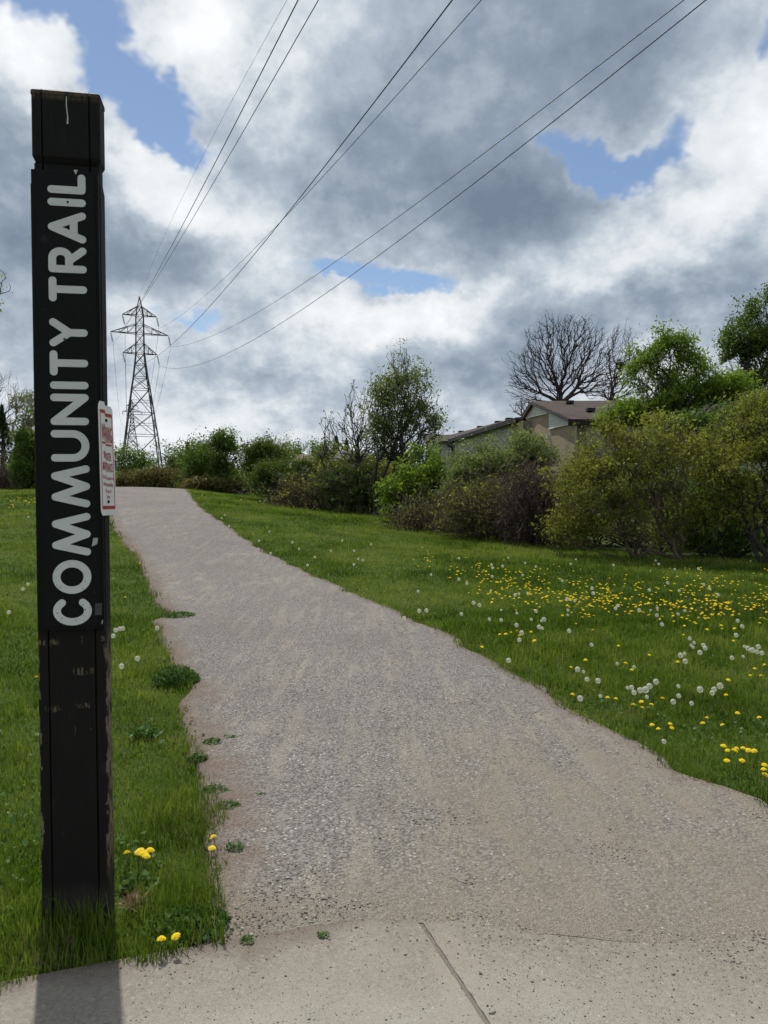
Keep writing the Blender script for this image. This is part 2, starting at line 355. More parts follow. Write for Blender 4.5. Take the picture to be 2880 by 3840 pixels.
smear = n.m('MULTIPLY', n.rng(n.noise(n.vm('MULTIPLY', co, (9, 9, 4)), 1.1, 3), .6, .78), n.m('MULTIPLY', low, .4))
c = n.mix(smear, c, (.05, .05, .05, 1))
bsdf(n, c, n.rng(gr, .3, .7, .6, .85), n.m('ADD', gr, n.m('MULTIPLY', mk, -.6)), .5, .004, .16); M['timber'] = m

m, n = new_mat('sign_board'); co = objco(n); f = n.noise(n.vm('MULTIPLY', co, (20, 20, 2)), 2, 6, .7)
c = n.mix(f, (.0045, .0042, .0045, 1), (.0085, .0078, .0078, 1))
c = n.mix(n.m('MULTIPLY', n.rng(n.noise(co, 9, 3), .68, .74), .25), c, (.06, .06, .062, 1))
bsdf(n, c, .6, f, .15, .002, .14); M['board'] = m
m, n = new_mat('routed_letter'); co = objco(n); sx = n.n('ShaderNodeSeparateXYZ'); n.l(co, sx.inputs[0])
f = n.noise(n.vm('MULTIPLY', co, (3, 3, 10)), 3, 5, .7)
c = n.mix(f, (.52, .52, .505, 1), (.68, .68, .665, 1))
v = n.n('ShaderNodeTexVoronoi'); v.inputs['Scale'].default_value = 120; n.l(co, v.inputs['Vector'])
s3 = n.n('ShaderNodeSeparateColor'); n.l(v.outputs['Color'], s3.inputs[0])
dirt = n.m('MULTIPLY', n.rng(v.outputs['Distance'], .4, .2), n.rng(n.m('ADD', s3.outputs[0], n.m('MULTIPLY', n.noise(co, 14, 3), .6)), 1.12, 1.2))
dirt = n.m('MULTIPLY', dirt, n.rng(sx.outputs[2], 1.42, 1.2, .12, 1.0))
c = n.mix(dirt, c, (.05, .05, .05, 1)); bsdf(n, c, .6, None, spec=.3); M['letter'] = m
M['steel'] = plain('galvanised_steel', (.045, .048, .054), .7, .25, 1.5, .25, .0)
M['insul'] = plain('insulator', (.05, .045, .045), .35)
M['wire'] = plain('conductor', (.05, .052, .056), .5, .1, 2, .3, .4)
M['sign_white'] = plain('sign_white', (.74, .735, .72), .45, .06, 12)
M['sign_red'] = plain('sign_red', (.40, .035, .045), .5, .1)
M['tape'] = plain('silver_tape', (.40, .40, .40), .35, .3, 40)
M['grey_sticker'] = plain('grey_sticker', (.055, .057, .06), .5, .3, 30)
M['paint_drip'] = plain('paint_drip', (.55, .54, .5), .6)
M['screw'] = plain('screw_head', (.012, .012, .012), .6, .1, 10, .2, .0)
def siding_mat(name, col):
    m, n = new_mat(name); co = objco(n); sx = n.n('ShaderNodeSeparateXYZ'); n.l(co, sx.inputs[0])
    fr = n.m('FRACT', n.m('MULTIPLY', sx.outputs[2], 1 / .2)); f = n.noise(co, 1.3, 4)
    c = n.mix(n.m('ADD', n.m('MULTIPLY', f, .6), n.m('MULTIPLY', n.rng(fr, .10, .0), .9)), (*col, 1), (*[q * .55 for q in col], 1))
    bsdf(n, c, .6, fr, 1.0, .03, .3); return m
M['siding'] = siding_mat('white_siding', (.56, .56, .53))
M['siding_cream'] = siding_mat('cream_siding', (.44, .435, .38))
m, n = new_mat('brown_brick'); co = objco(n); sx = n.n('ShaderNodeSeparateXYZ'); n.l(co, sx.inputs[0])
cb = n.n('ShaderNodeCombineXYZ'); n.l(n.m('ADD', sx.outputs[1], sx.outputs[0]), cb.inputs[0]); n.l(sx.outputs[2], cb.inputs[1])
br = n.n('ShaderNodeTexBrick'); n.l(cb.outputs[0], br.inputs['Vector']); br.inputs['Scale'].default_value = 1.0
br.inputs['Brick Width'].default_value = .36; br.inputs['Row Height'].default_value = .12; br.inputs['Mortar Size'].default_value = .012
br.inputs['Color1'].default_value = (.27, .205, .135, 1); br.inputs['Color2'].default_value = (.205, .155, .10, 1); br.inputs['Mortar'].default_value = (.30, .27, .22, 1)
bsdf(n, n.mix(.35, br.outputs['Color'], n.mix(n.noise(co, .8, 4), (.2, .15, .1, 1), (.28, .215, .14, 1))), .9, br.outputs['Fac'], -.4, .01); M['brick'] = m
def roof_mat(name, a, b):
    m, n = new_mat(name); co = objco(n); f = n.noise(n.vm('MULTIPLY', co, (3, 5, 5)), 1.8, 6, .75); g = n.noise(co, .5, 3)
    bsdf(n, n.mix(n.m('ADD', n.m('MULTIPLY', f, .7), n.m('MULTIPLY', g, .3)), (*a, 1), (*b, 1)), .95, f, .6, .03, .15); return m
M['roof'] = roof_mat('brown_shingle', (.036, .027, .025), (.095, .070, .063))
M['roof_dark'] = roof_mat('dark_shingle', (.035, .030, .028), (.085, .072, .066))
M['roof_tan'] = roof_mat('tan_shingle', (.10, .075, .058), (.20, .155, .12))
M['roof_grey'] = roof_mat('grey_shingle', (.10, .10, .105), (.19, .19, .195))
M['fascia'] = plain('dark_fascia', (.022, .018, .017), .6)
M['trim'] = plain('white_trim', (.62, .62, .60), .6)
M['pane'] = plain('window_pane', (.02, .024, .03), .08, .1, 2, .6)
M['stone'] = plain('pebble', (.34, .32, .30), .85, .5, 60)
M['nest'] = plain('nest_twigs', (.03, .025, .02), .95)

# ------------------------------------------------------------------ terrain
ctrl = np.array([  # x, y, z : flat at the street, rising to the crest of the trail, lower on the right
 (-1, 0, 0), (4, 0, 0), (-6, 0, 0), (10, 0, 0), (0, 2.5, 0), (-3, 3, 0), (3, 3, 0), (0.5, 5, .0), (-5, 5, .03), (8, 5, 0),
 (0.3, 7, .09), (-6, 8, .14), (5, 8, .05), (12, 8, .0), (-.6, 10, .2), (-8, 12, .32), (6, 11.5, .08), (-2, 14, .40), (3, 14, .22), (14, 14, .08),
 (-3, 17, .62), (-4.3, 20, .95), (-6, 24, 1.30), (-12, 22, 1.15), (-20, 24, 1.3), (-8.2, 29, 1.74), (-10.3, 33, 2.05), (-11.5, 36, 2.09), (-13, 40, 2.03),
 (-16, 33, 2.0), (-22, 34, 2.0), (-2.25, 30, 1.03), (-5.5, 33, 1.55), (.6, 27, .88), (2.04, 22, .52), (3.9, 19.5, .38), (5.95, 16.5, .18), (8, 15.5, .13), (16, 18, .15),
 (8, 25, .4), (0, 36, 1.1), (10, 38, .7), (22, 34, .6), (-8, 45, 1.8), (-20, 48, 1.9), (6, 50, 1.2), (25, 52, 1.2), (-32, 30, 1.9), (-28, 10, .4), (28, 8, 0)], float)
def _k(r2): return np.where(r2 > 1e-12, r2 * np.log(np.maximum(r2, 1e-12)) * .5, 0)
_n = len(ctrl); _A = np.zeros((_n + 3, _n + 3)); _d = ((ctrl[:, None, :2] - ctrl[None, :, :2]) ** 2).sum(-1)
_A[:_n, :_n] = _k(_d) + np.eye(_n) * 2.0; _A[:_n, _n] = 1; _A[:_n, _n + 1:] = ctrl[:, :2]; _A[_n:, :_n] = _A[:_n, _n:].T
_w = np.linalg.solve(_A, np.r_[ctrl[:, 2], 0, 0, 0])
def terrain(x, y):
    x = np.asarray(x, float); y = np.asarray(y, float); sh = np.broadcast(x, y).shape
    X = np.clip(np.broadcast_to(x, sh).ravel(), -34, 30); Y = np.clip(np.broadcast_to(y, sh).ravel(), -1, 54); yr = np.broadcast_to(y, sh).ravel()
    out = np.empty(len(X))
    for i in range(0, len(X), 60000):
        a, b = X[i:i + 60000], Y[i:i + 60000]
        r2 = (a[:, None] - ctrl[None, :, 0]) ** 2 + (b[:, None] - ctrl[None, :, 1]) ** 2
        out[i:i + 60000] = _k(r2) @ _w[:_n] + _w[_n] + _w[_n + 1] * a + _w[_n + 2] * b
    t = np.clip((Y - 3.2) / 2.5, 0, 1); out = out * t * t * (3 - 2 * t)      # level street end
    far = np.clip(1.5 + (yr - 50) * .047, 1.5, 14); t = np.clip((yr - 38) / 45, 0, 1); t = t * t * (3 - 2 * t)
    out = out * (1 - t) + far * t
    return out.reshape(sh)
def G(x, y, h=0.0):                              # where pixel (x, y) meets the ground raised by h
    d = ray(x, y); d = d / d[1]
    t = np.concatenate([np.linspace(2.0, 12, 900), np.linspace(12, 60, 1500)])
    p = EYE[None] + d[None] * t[:, None]; g = p[:, 2] - terrain(p[:, 0], p[:, 1]) - h
    i = int(np.argmax(g < 0))
    if g[i] >= 0: i = len(t) - 1
    a = t[max(i - 1, 0)]; b = t[i]; ga, gb = g[max(i - 1, 0)], g[i]
    q = b if ga == gb else a + (b - a) * ga / (ga - gb)
    r = EYE + d * q; r[2] -= h; return r
def tz(x, y): return float(terrain(np.array([x]), np.array([y]))[0])

YB_ = lambda X: np.minimum(2.70 + .33 * (np.asarray(X) + .55) - .05, 2.83 - .20 * np.maximum(np.asarray(X), 0)) + (fbm(np.asarray(X) * 3.0, np.asarray(X) * 0 + 2.0, 33, 3) - .5) * .10
SW = lambda X: 2.70 + .33 * (np.asarray(X) + .55)          # far edge of the street pavement
# trail edges from the photograph
rpx = [(620, 1824), (746, 1906), (972, 2062), (1180, 2168), (1423, 2274), (1667, 2378), (1910, 2535), (2083, 2621), (2309, 2760), (2569, 2916), (2880, 3055), (3400, 3230)]
lpx = [(392, 1830), (425, 1962), (503, 2066), (573, 2170), (600, 2250), (655, 2300), (592, 2335), (640, 2420), (677, 2482), (735, 2575), (703, 2656), (746, 2778), (781, 2951), (833, 3090), (872, 3402), (838, 3507)]
rw = np.array([G(*p) for p in rpx]); lw = np.array([G(*p) for p in lpx])
rw = rw[np.argsort(rw[:, 1])]; lw = lw[np.argsort(lw[:, 1])]
print('path right', np.round(rw[:, :2], 2).tolist()); print('path left', np.round(lw[:, :2], 2).tolist())
far_r = [(rw[-1, 0] - 2.0, rw[-1, 1] + 4), (rw[-1, 0] - 6, rw[-1, 1] + 10)]; far_l = [(lw[-1, 0] - 2.2, lw[-1, 1] + 4), (lw[-1, 0] - 6.4, lw[-1, 1] + 10)]
RX = np.array([*rw[:, :2], *far_r]); LX = np.array([*lw[:, :2], *far_l])
def edge_r(y): return np.interp(y, RX[:, 1], RX[:, 0]) + (fbm(y * 2.3, y * 0 + 3, 5, 4) - .5) * .24
def edge_l(y): return np.interp(y, LX[:, 1], LX[:, 0]) + (fbm(y * 2.3, y * 0 + 9, 8, 4) - .5) * .14

def grid_lines(parts):
    out = []
    for a, b, s in parts: out += list(np.arange(a, b, s))
    return np.array(out + [parts[-1][1]])
gx = grid_lines([(-900, -200, 100), (-200, -60, 20), (-60, -24, 4), (-24, 18, .5), (18, 60, 4), (60, 200, 20), (200, 900, 100)])
gy = grid_lines([(-200, -20, 30), (-20, 0, 4), (0, 12, .3), (12, 48, .5), (48, 120, 6), (120, 400, 35), (400, 2600, 220)])
XX, YY = np.meshgrid(gx, gy); ZZ = terrain(XX, YY) - .012
inpath = (XX > np.interp(YY, LX[:, 1], LX[:, 0]) - .1) & (XX < np.interp(YY, RX[:, 1], RX[:, 0]) + .1) & (YY < 46) & (YY > 0)
ZZ = np.where(inpath, ZZ - .03, ZZ); ZZ = np.where(YY < SW(np.clip(XX, -30, 30)) + .25, ZZ - .06, ZZ)
nx, ny = len(gx), len(gy); ii = (np.arange(ny - 1)[:, None] * nx + np.arange(nx - 1)[None]).ravel()
ground = mesh_np('ground', np.stack([XX.ravel(), YY.ravel(), ZZ.ravel()], 1), [np.stack([ii, ii + 1, ii + 1 + nx, ii + nx], 1)], M['turf'], smooth=True)
tag(ground, 'green turf ground of the field rising to the crest', 'ground', kind='structure')

# trail sheet: columns across, rows along, starting at the pavement edge
ys = np.concatenate([np.linspace(-.35, 8, 150), np.linspace(8.1, 46, 160)]); nc = 71
rows = []; eds = []
for i, yv in enumerate(ys):
    u = np.linspace(0, 1, nc); y0 = yv + 2.30
    l = float(edge_l(np.array([max(y0, 2.75)]))[0]) - .10; r = float(edge_r(np.array([max(y0, 2.9)]))[0]) + .10
    x = l + (r - l) * u; y = np.maximum(np.full(nc, y0), YB_(x))
    rows.append(np.stack([x, y], 1)); eds.append(np.minimum(u, (1 - u) * 1.9) * (r - l))
xy = np.array(rows); crown = .0 * xy[..., 0]
zz = terrain(xy[..., 0], xy[..., 1]) + .012 + (fbm(xy[..., 0] * 3, xy[..., 1] * 3, 4, 3) - .5) * .012
zz = np.where(xy[..., 1] < SW(xy[..., 0]) + .02, np.maximum(zz, .0085), zz); zz -= np.clip((YB_(xy[..., 0]) + .22 - xy[..., 1]) / .22, 0, 1) * np.where(xy[..., 0] > -.25, .0075, .010)
zz[:, 0] -= .06; zz[:, -1] -= .06; zz[:, 1] -= .004; zz[:, -2] -= .004
V = np.concatenate([xy.reshape(-1, 2), zz.reshape(-1, 1)], 1)
keep = []
for i in range(len(ys) - 1):
    for j in range(nc - 1):
        if xy[i + 1, j, 1] - xy[i, j, 1] > 1e-4 or xy[i + 1, j + 1, 1] - xy[i, j + 1, 1] > 1e-4: keep.append((i * nc + j, i * nc + j + 1, (i + 1) * nc + j + 1, (i + 1) * nc + j))
trail = mesh_np('gravel_path', V, [np.array(keep)], M['gravel'], attrs={'edge': ('POINT', np.array(eds).ravel())}, smooth=True)
tag(trail, 'packed grey gravel trail climbing to the crest', 'path', kind='structure')

# street pavement: two concrete slabs either side of a joint
a_ = np.array([.9496, .3134]); p_ = np.array([-.3134, .9496]); o_ = np.array([-.55, 2.695])
pave = empty('pavement', (0, 0, 0)); tag(pave, 'pale concrete pavement crossing the foot of the trail', 'pavement', kind='structure')
def pslab(s0, s1):
    k = np.linspace(s0, s1, 40); mb = MB()
    e = [o_ + a_ * t + p_ * (.02 * (vnoise(t * 4, 0, 3) - .5)) for t in k]
    jl = [tuple(o_ + a_ * (s0 + .0035 * (vnoise(t * 23, 5, 6) - .5) * (s0 > 0)) - p_ * t) for t in np.linspace(.03, 1.75, 60)]
    jr = [tuple(o_ + a_ * (s1 + .0035 * (vnoise(t * 23, 9, 7) - .5) * (s1 < 1)) - p_ * t) for t in np.linspace(1.75, .03, 60)]
    loop = [tuple(q) for q in e[::-1]] + jl + jr
    mb.hexa([(x, y, -.12) for x, y in loop], [(x, y, .006) for x, y in loop])
    return mb.build('slab', M['concrete'], pave)
pslab(-6.0, .665); pslab(.683, 6.5)
m, n = new_mat('joint_grit'); co = objco(n); bsdf(n, n.mix(n.noise(co, 120, 4, .7), (.06, .055, .05, 1), (.24, .21, .18, 1)), .95, n.noise(co, 150, 3), .8, .006)
mb = MB(); c0 = o_ + a_ * .674; mb.box((*(c0 - p_ * .87), -.056), (.0085, .87, .0585), [(*a_, 0), (*p_, 0), (0, 0, 1)]); mb.build('joint', m, pave)

# loose pebbles on the trail and spilled on the pavement
def octa(cnt, pos, size, flat=.6):
    base = np.array([(1, 0, 0), (0, 1, 0), (-1, 0, 0), (0, -1, 0), (0, 0, 1), (0, 0, -.5)], float)
    f = np.array([(0, 1, 4), (1, 2, 4), (2, 3, 4), (3, 0, 4), (1, 0, 5), (2, 1, 5), (3, 2, 5), (0, 3, 5)])
    a = rng.uniform(0, 6.28, cnt); s = size[:, None] * rng.uniform(.6, 1.3, (cnt, 3)) * np.array([1, 1, flat])
    v = base[None] * s[:, None] * rng.uniform(.75, 1.25, (cnt, 6, 1))
    ca, sa = np.cos(a)[:, None], np.sin(a)[:, None]
    v = np.stack([v[..., 0] * ca - v[..., 1] * sa, v[..., 0] * sa + v[..., 1] * ca, v[..., 2]], -1) + pos[:, None]
    return v.reshape(-1, 3), (f[None] + 6 * np.arange(cnt)[:, None, None]).reshape(-1, 3)
d_ = 2.25 * (11 / 2.25) ** rng.uniform(0, 1, 60000); y_ = d_; x_ = rng.uniform(-.42, .56, len(d_)) * d_
ok = (x_ > edge_l(np.maximum(y_, 2.75)) - .04) & (x_ < edge_r(np.maximum(y_, 2.9)) + .05)
on = y_ < YB_(x_) + .03; ok = np.where(on, rng.uniform(0, 1, len(x_)) < .26 * np.exp(-np.maximum(YB_(x_) - y_, 0) / .25) * (1 + 1.2 * (x_ > .3)), ok & (rng.uniform(0, 1, len(x_)) < .25 + .75 * fbm(x_ * 1.3, y_ * 1.3, 21)))
x_, y_, on = x_[ok], y_[ok], on[ok]
z_ = np.where(y_ < SW(x_) + .02, .0075, terrain(x_, y_) + .011); sz = rng.lognormal(math.log(.0036), .42, len(x_)) * np.where(on, .62, 1)
pv, pf = octa(len(x_), np.stack([x_, y_, z_], 1), np.clip(sz, .0015, .014))
m, n = new_mat('pebbles'); a = n.n('ShaderNodeAttribute', attribute_name='tint').outputs['Fac']
bsdf(n, n.ramp(a, [(0, (.08, .073, .066)), (.3, (.17, .153, .137)), (.8, (.24, .22, .2)), (1, (.42, .40, .37))]), .85); M['pebbles'] = m
tag(mesh_np('pebbles', pv, [pf], m, attrs={'tint': ('FACE', np.repeat(rng.uniform(0, 1, len(x_)), 8))}), 'loose pebbles scattered over the trail and pavement', 'gravel', kind='stuff')

# ------------------------------------------------------------------ trail post with lettered board
PSI = R(10.0); base_px = (283, 3490)
pb = P(*base_px, 2.80); post_o = np.array([pb[0], pb[1], 0.0])
tx = np.array([math.cos(PSI), math.sin(PSI), 0]); nrm = np.array([math.sin(PSI), -math.cos(PSI), 0])
post = empty('trail_post', post_o, PSI); tag(post, 'tall dark timber trail post with white letters reading up its board', 'post')
def panel_uv(x, y, off=0.0):                     # pixel -> (local x, height) on the plane in front of the post face
    d = ray(x, y); p0 = post_o + nrm * off; t = nrm.dot(p0 - EYE) / nrm.dot(d); q = EYE + d * t - post_o
    return float(q.dot(tx)), float(q[2])
HW, DEP = .123, .095                             # half width, depth; front face is local y = 0, depth towards +y
g = .003
def section(hw, y0, y1, grooves=True, cx=.004):
    f = []
    if grooves:
        for gxx in (-.66, .66):
            f += [(gxx * .126 - g, y0), (gxx * .126 - g, y0 + .010), (gxx * .126 + g, y0 + .010), (gxx * .126 + g, y0)]
    pts = [(-hw + .006, y0)] + f + [(hw - .006, y0), (hw, y0 + .006), (hw, y1 - .006), (hw - .006, y1), (-hw + .006, y1), (-hw, y1 - .006), (-hw, y0 + .006)]
    return [(x + cx, y) for x, y in pts]
zt = panel_uv(250, 342)[1]; zc = panel_uv(250, 600)[1]; zn = panel_uv(250, 640)[1]
print('post top', zt, 'cap bottom', zc, 'neck', zn)
def loft(secs, name, mat, parent, smooth=False):
    mb = MB(); nn = len(secs[0][1])
    for z, s in secs: mb.v += [(x, y, z) for x, y in s]
    for k in range(len(secs) - 1):
        for j in range(nn): mb.f.append((k * nn + j, k * nn + (j + 1) % nn, (k + 1) * nn + (j + 1) % nn, (k + 1) * nn + j))
    mb.f.append(tuple(range(nn - 1, -1, -1))); mb.f.append(tuple(range((len(secs) - 1) * nn, len(secs) * nn)))
    return mb.build(name, mat, parent)
loft([(-.25, section(HW, 0, DEP)), (zn - .055, section(HW, 0, DEP)), (zn - .02, section(HW - .008, .012, DEP - .008, True, .007)), (zc - .012, section(HW - .008, .012, DEP - .008, True, .007))], 'timber', M['timber'], post)
k9 = dict(grooves=True, cx=.009)
loft([(zc - .0115, section(HW - .012, .010, DEP - .010, **k9)), (zc + .010, section(HW - .003, -.002, DEP + .002, **k9)), (zt - .022, section(HW - .003, -.002, DEP + .002, **k9)), (zt - .017, section(HW - .0005, -.005, DEP + .004, **k9)), (zt - .004, section(HW - .0015, -.004, DEP + .003, **k9)), (zt + .012, section(HW - .022, .022, DEP - .022, **k9))], 'cap', M['timber'], post)
# board
BT = .020
u0, z1 = panel_uv(112, 632, BT); u1, _ = panel_uv(368, 640, BT); ub0, z0 = panel_uv(146, 2366, BT); ub1, _ = panel_uv(391, 2360, BT)
print('board', u0, u1, ub0, ub1, z0, z1)
bl, br_ = (u0 + ub0) / 2, (u1 + ub1) / 2
mb = MB(); mb.box(((bl + br_) / 2, -BT / 2 - .0015, (z0 + z1) / 2), ((br_ - bl) / 2, BT / 2 - .0015, (z1 - z0) / 2)); board = mb.build('sign_board', M['board'], post, bevel=.002)
mb = MB(); mb.box(((bl + br_) / 2 + .002, -BT - .0015, (z0 + z1) / 2 + .003), ((br_ - bl) / 2 - .013, .0025, (z1 - z0) / 2 - .010)); mb.build('face_sheet', M['board'], board, bevel=.001)
YF = -BT - .0042                                  # letter surface
def arc(cx, cy, rx, ry, a0, a1, k=22): return [(cx + rx * math.cos(R(a0 + (a1 - a0) * i / k)), cy + ry * math.sin(R(a0 + (a1 - a0) * i / k))) for i in range(k + 1)]
GL = {'L': [[(0, 1), (0, 0)], [(0, 0), (1, 0)]], 'I': [[(0, 1), (0, 0)]], 'A': [[(0, 0), (.5, 1)], [(.5, 1), (1, 0)], [(.19, .28), (.81, .28)]],
      'R': [[(0, 0), (0, 1)], [(0, 1), (.55, 1)] + arc(.58, .725, .38, .275, 90, -90, 14)[1:] + [(0, .45)], [(.45, .45), (1, 0)]],
      'T': [[(0, 1), (1, 1)], [(.5, 1), (.5, 0)]], 'Y': [[(0, 1), (.5, .47)], [(1, 1), (.5, .47)], [(.5, .47), (.5, 0)]],
      'N': [[(0, 0), (0, 1)], [(0, 1), (1, 0)], [(1, 0), (1, 1)]], 'U': [[(0, 1), (0, .42)] + arc(.5, .42, .5, .42, 180, 360, 20)[1:] + [(1, 1)]],
      'M': [[(0, 0), (.2, 1)], [(.2, 1), (.5, 0)], [(.5, 0), (.8, 1)], [(.8, 1), (1, 0)]], 'O': ['closed', arc(.5, .5, .5, .5, 0, 360, 40)[:-1]],
      'C': [arc(.5, .5, .52, .5, 42, 318, 32)]}
def ribbon(mb, path, hw, yf, thick, closed=False):
    p = np.array(path, float); nP = len(p)
    dl = []
    for i in range(nP):
        if closed: d = p[(i + 1) % nP] - p[i - 1]
        else: d = p[min(i + 1, nP - 1)] - p[max(i - 1, 0)]
        dl.append(d / np.linalg.norm(d))
    L = [p[i] + hw * np.array([-dl[i][1], dl[i][0]]) for i in range(nP)]; Rr = [p[i] - hw * np.array([-dl[i][1], dl[i][0]]) for i in range(nP)]
    if not closed:
        cap = lambda c, d: [c + hw * (np.array([-d[1], d[0]]) * math.cos(t) + d * math.sin(t)) for t in np.linspace(0, math.pi, 11)]
        outline = cap(p[-1], dl[-1]) ; out2 = cap(p[0], -dl[0])
        strips = []
        i0 = len(mb.v)
        pts = L + Rr
        mb.v += [(q[0], yf, q[1]) for q in pts]
        for i in range(nP - 1): mb.f.append((i0 + i, i0 + nP + i, i0 + nP + i + 1, i0 + i + 1))
        for c in (outline, out2):
            k0 = len(mb.v); mb.v += [(q[0], yf, q[1]) for q in c]; mb.f.append(tuple(range(k0 + len(c) - 1, k0 - 1, -1)))
        rim = L + outline[1:-1] + Rr[::-1] + out2[1:-1]
        rims = [rim]
    else:
        i0 = len(mb.v); mb.v += [(q[0], yf, q[1]) for q in L + Rr]
        for i in range(nP): mb.f.append((i0 + i, i0 + nP + i, i0 + nP + (i + 1) % nP, i0 + (i + 1) % nP))
        rims = [L, Rr]
    for rim in rims:
        k0 = len(mb.v); kk = len(rim); mb.v += [(q[0], yf, q[1]) for q in rim] + [(q[0], yf + thick, q[1]) for q in rim]
        for i in range(kk): mb.f.append((k0 + i, k0 + (i + 1) % kk, k0 + kk + (i + 1) % kk, k0 + kk + i))
letters = [('L', 651, 726), ('I', 740, 773), ('A', 794, 910), ('R', 926, 1023), ('T', 1039, 1132), ('Y', 1195, 1300), ('T', 1315, 1409), ('I', 1430, 1459), ('N', 1477, 1594),
           ('U', 1613, 1731), ('M', 1745, 1903), ('M', 1924, 2084), ('O', 2100, 2227), ('C', 2237, 2344)]
HWL = .0138
for ch, ya, yb in letters:
    ym = (ya + yb) / 2; xl = 177 + (199 - 177) * (ym - 690) / (2290 - 690); xr = 320.5 + (344.5 - 320.5) * (ym - 690) / (2290 - 690)
    ul, zm = panel_uv(xl, ym, -YF); ur, _ = panel_uv(xr, ym, -YF); _, zA = panel_uv((xl + xr) / 2, ya, -YF); _, zB = panel_uv((xl + xr) / 2, yb, -YF)
    lo, hi = zB + HWL, zA - HWL; tl, tb = ul + HWL, ur - HWL
    if ch == 'I': hi = lo
    strokes = GL[ch]; closed = strokes[0] == 'closed'; strokes = strokes[1:] if closed else strokes
    mb = MB()
    for k, s in enumerate(strokes):
        ribbon(mb, [(tb + (tl - tb) * q[1], lo + (hi - lo) * q[0]) for q in s], HWL, YF - .0003 * k, .004, closed)
    mb.build('letter', M['letter'], board)
# scraps on the board
def patch(pts, off, mat, name, par):
    mb = MB(); q = [panel_uv(x, y, off) for x, y in pts]
    mb.hexa([(a, -off + .0012, b) for a, b in q], [(a, -off, b) for a, b in q]); return mb.build(name, mat, par)
o1 = BT + .0052
patch([(350, 2017), (367.5, 2018), (364, 2040), (344, 2050)], o1, M['tape'], 'tape_scrap', board)
patch([(357, 2263), (383, 2262), (381, 2305), (355, 2308)], o1, M['grey_sticker'], 'worn_sticker', board)
patch([(383, 2325), (386, 2325), (384, 2340), (380, 2340)], o1, M['tape'], 'tape_edge', board)
patch([(276, 637), (291, 637), (284, 655)], o1, M['paint_drip'], 'dried_drip', board)
patch([(247, 359), (250, 359), (250.5, 395), (256, 440), (256, 464), (250, 464), (252, 440), (247, 395)], .0032, M['paint_drip'], 'paint_drip', post)
for sx_, sy_ in [(165, 733), (333, 733), (167, 1160), (337, 1165), (181, 1672), (190, 2230), (354, 2222), (254, 758), (242, 1272)]:
    q = panel_uv(sx_, sy_, BT + .004); mb = MB(); yy = -BT - (.0056 if 200 < sx_ < 300 else .0042); mb.bar((q[0], yy + .003, q[1]), (q[0], yy, q[1]), .0042, 10); mb.build('screw', M['screw'], board)

# ---- bent white notice fixed to the side of the post
Xn = HW + .0015
side_ax = (tx * Xn)
yt, yb_ = panel_uv(400, 1512, 0)[1], panel_uv(402, 1932, 0)[1]
W2 = .235; nu, nv = 26, 34
def sheet(u, v):                                 # u across 0..1 (front to back), v up 0..1 -> local point
    fold = .25 + .75 * v
    yl = -.082 + (W2 - .10 * fold) * u * .78     # depth along the side
    xo = .004 - .014 * ((.42 - u) / .42) ** 1.2 * (.6 + .4 * v) if u < .42 else .004 + .036 * (u - .42) ** 1.4
    zz_ = yb_ + (yt - yb_) * v - .012 * (u > .42) * v
    return (HW + .012 + xo, yl, zz_)
notice = empty('notice_sign', post_o, PSI); tag(notice, 'bent white winter warning sign with red border on the side of the post', 'sign')
def sheet_mesh(name, mat, u0, u1, v0, v1, off, par, kk=(nu, nv), rnd=0.0):
    mb = MB(); a, b = kk
    for side in (0, 1):
        for j in range(b + 1):
            for i in range(a + 1):
                v = v0 + (v1 - v0) * j / b; uu = i / a
                if rnd:
                    e = min(v - v0, v1 - v); q = rnd * (1 - math.sqrt(max(0, 1 - max(0, 1 - e / (rnd * .6)) ** 2))) if e < rnd * .6 else 0
                    uu = q + (1 - 2 * q) * uu
                p = sheet(u0 + (u1 - u0) * uu, v); mb.v.append((p[0] + off - side * .0012, p[1] - off * .6, p[2]))
    s = (a + 1) * (b + 1)
    for j in range(b):
        for i in range(a):
            k = j * (a + 1) + i; mb.f.append((k, k + 1, k + a + 2, k + a + 1)); mb.f.append((s + k + a + 1, s + k + a + 2, s + k + 1, s + k))
    rim = [i for i in range(a + 1)] + [j * (a + 1) + a for j in range(1, b + 1)] + [b * (a + 1) + i for i in range(a - 1, -1, -1)] + [j * (a + 1) for j in range(b - 1, 0, -1)]
    for i in range(len(rim)): x, y = rim[i], rim[(i + 1) % len(rim)]; mb.f.append((y, x, s + x, s + y))
    return mb.build(name, mat, par, smooth=False)
plate = sheet_mesh('plate', M['sign_white'], 0, 1, 0, 1, 0, notice, rnd=.10)
sheet_mesh('red_border', M['sign_red'], .10, .93, .055, .085, .0009, plate, (16, 2))
sheet_mesh('red_border', M['sign_red'], .10, .93, .90, .93, .0009, plate, (16, 2))
sheet_mesh('red_border', M['sign_red'], .085, .11, .06, .925, .0009, plate, (2, 30))
sheet_mesh('red_border', M['sign_red'], .92, .94, .06, .925, .0009, plate, (2, 30))
sheet_mesh('red_rule', M['sign_red'], .17, .86, .635, .65, .0009, plate, (12, 1))
